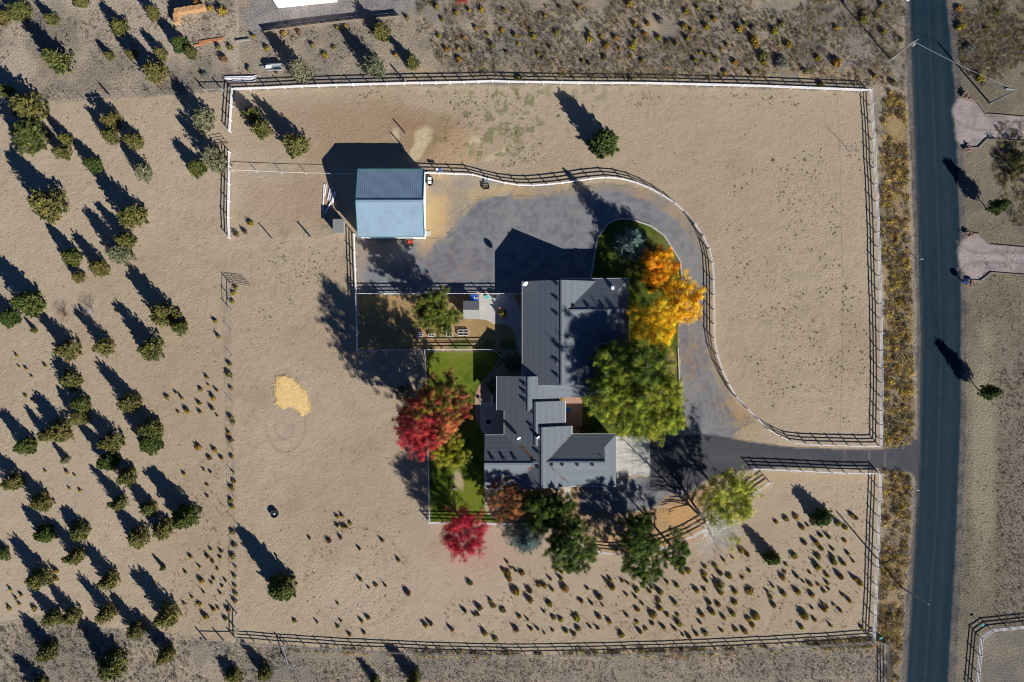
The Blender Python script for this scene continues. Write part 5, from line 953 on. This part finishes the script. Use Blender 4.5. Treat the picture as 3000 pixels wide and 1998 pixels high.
things_box('air_conditioner', 'square grey air conditioner at the patio fence', 'air conditioner', 1450, 870, [('case', 'steel', [('b', (0, 0, .4), (.85, .75, .7))]), ('grille', 'black', [('b', (0, 0, .76), (.7, .6, .03))])])
things_box('air_conditioner', 'grey air conditioner beside the south wall', 'air conditioner', 1632, 1431, [('case', 'steel', [('b', (0, 0, .4), (.85, .65, .7))]), ('grille', 'black', [('l', [(.26, .76), (.26, .78), (.02, .79)], (0, 0, 0))])])
x, y = G(1471, 921); t = thing('potted_shrub', 'round clipped shrub standing on the patio', 'shrub', (x, y)); m = MB(); m.lathe([(.3, 0), (.38, .35), (.34, .36), (.3, .3)], (0, 0, .05), 14); m.build('pot', M['pot'], t); P, N, c = dome(900, .75, .9, [(.12, .13, .02), (.05, .07, .015)], .1, (.2, .17, .02)); P[:, 2] += .4; link('foliage', leafmesh('foliage', P, N, RNG.uniform(.07, .14, len(P)), c), None, t)
things_box('chiminea', 'small clay chiminea behind the round shrub', 'chiminea', 1465, 905, [('body', 'pot', [('l', [(.14, 0), (.27, .2), (.3, .45), (.15, .75), (.11, 1.0), (.15, 1.05)], (0, 0, .05))]), ('stand', 'rust', [('l', [(.3, .12), (.32, .14), (.3, .16)], (0, 0, .0))])])
things_box('patio_table', 'dark round table on the shaded terrace', 'table', 1432, 1233, [('top', 'black', [('l', [(.42, .72), (.44, .74), (.42, .76)], (0, 0, .08))]), ('pedestal', 'black', [('t', [(0, 0, .05), (0, 0, .75)], .05), ('l', [(.28, .08), (.05, .14)], (0, 0, 0))])])
things_box('patio_chair', 'dark wicker chair at the terrace corner by the brick path', 'chair', 1408, 1169, [('seat', 'wood', [('b', (0, 0, .42), (.5, .5, .08))]), ('backrest', 'wood', [('b', (0, .24, .75), (.5, .07, .6))]), ('leg', 'wood', [('b', (.2, .2, .2), (.05, .05, .4)), ('b', (-.2, .2, .2), (.05, .05, .4)), ('b', (.2, -.2, .2), (.05, .05, .4)), ('b', (-.2, -.2, .2), (.05, .05, .4))])], 2.2)
beam('bench', 'long pale bench against the west wall above the terrace', 'bench', (1441, 1153), (1442, 1186), .3, .45, 'trim')
things_box('play_pool', 'turquoise tub on the brick patio by the front door', 'tub', 1662, 1199, [('tub', 'teal', [('b', (0, 0, .18), (.75, .95, .32)), ('b', (0, .45, .36), (.8, .08, .06)), ('b', (0, -.45, .36), (.8, .08, .06))]), ('inside', 'blue', [('b', (0, 0, .345), (.6, .75, .02))])], -.3)
things_box('fire_ring', 'small white ring on the leafy lawn edge', 'ring', 1333, 1431, [('ring', 'white', [('l', [(.2, 0), (.26, .02), (.26, .22), (.22, .24), (.17, .22), (.17, .03)], (0, 0, 0))])])
# clipped garden shrubs near the house
for px, py, r, lab in ((1448, 1128, 26, 'dark clipped shrub beside the curved path'), (1500, 1060, 30, 'dark shrub bed between path and north wing'), (1300, 1140, 0, ''), (1640, 1166, 9, 'low golden shrub by the brick patio'), (1180, 1150, 26, 'green weedy shrub outside the fence by the red maple'), (1063, 680, 9, 'yellow-green bush between small shed and barn'), (1720, 1262, 22, 'dark hedge shrub north of the garage roof'), (1140, 1500, 0, ''), (2196, 1440, 12, 'blue-green shrub beside the birch crown'), (1830, 800, 22, 'dark shrub on the lawn north-east of the house'), (1855, 1020, 0, '')):
    if not r: continue
    x, y = G(px, py, .4); P, N, c = dome(int(60+r*r*.9), r*S, min(r*S*.9, 1.2), [(.05, .07, .02), (.07, .09, .025)] if 'yellow' not in lab and 'golden' not in lab else [(.3, .26, .03), (.2, .2, .03)], .1)
    tag(link('garden_shrub', leafmesh('garden_shrub', P, N, RNG.uniform(.08, .16, len(P)), c), None, None, (x, y, 0)), lab, 'shrub')
# roadside
for i, (ox, oy, a, b) in enumerate([(2250, 0, 1802, 890), (2250, 0, 1825, 1372), (2250, 500, 1842, 575), (2250, 500, 1860, 1030)]):
    x, y = G(*T(ox, oy, a, b)); m = MB(); rr = random.Random(i)
    for k in range(16): m.rock((rr.gauss(0, .35), rr.gauss(0, .3), .12+rr.random()*.35), rr.uniform(.14, .28), k+i*20)
    tag(m.build('rock_pile', M['rock'], None, (x, y, 0)), ('rust-brown rock pile north of the upper gravel drive', 'rust-brown rock pile south of the upper gravel drive', 'dark rock pile north of the lower gravel drive', 'rock pile beside the blue mailbox')[i], 'rocks', 'rock piles at the drive mouths')
things_box('mailbox', 'dark blue mailbox on a post at the lower gravel drive', 'mailbox', 2818, 826, [('box', 'blue', [('b', (0, 0, 1.15), (.75, .65, .5))]), ('lid', 'black', [('b', (0, 0, 1.42), (.6, .5, .04))]), ('post', 'wood', [('b', (0, 0, .45), (.14, .14, .9))])])
for i, (px, py, lab) in enumerate([(2686, 763, 'road marker post level with the gravel drives'), (2674, 1431, 'road marker post south of the asphalt drive'), (2645, 14, 'road marker post at the top of the road')]):
    things_box('marker_post', lab, 'marker post', px, py, [('post', 'steel', [('b', (0, 0, .75), (.07, .07, 1.5))]), ('plate', 'white', [('b', (.1, 0, 1.5), (.5, .06, .18))])], 0, 'marker posts')
for i, (px, py, lab) in enumerate([(2868, 1824, 'small teal sign at the corner of the far white fence'), (2573, 1862, 'small teal sign at the south end of the east fence')]):
    things_box('utility_marker', lab, 'marker', px, py, [('post', 'steel', [('b', (0, 0, .5), (.08, .08, 1.0))]), ('cap', 'teal', [('b', (0, 0, 1.02), (.5, .25, .08))])], .2, 'teal utility markers')
for px, py, s in ((2960, 264, .3),):
    beam('fallen_timber', 'short pale timber at the foot of the east scrub', 'timber', (2945, 262), (2972, 266), .2, .2, 'greywood')
print('objects', len(bpy.data.objects))
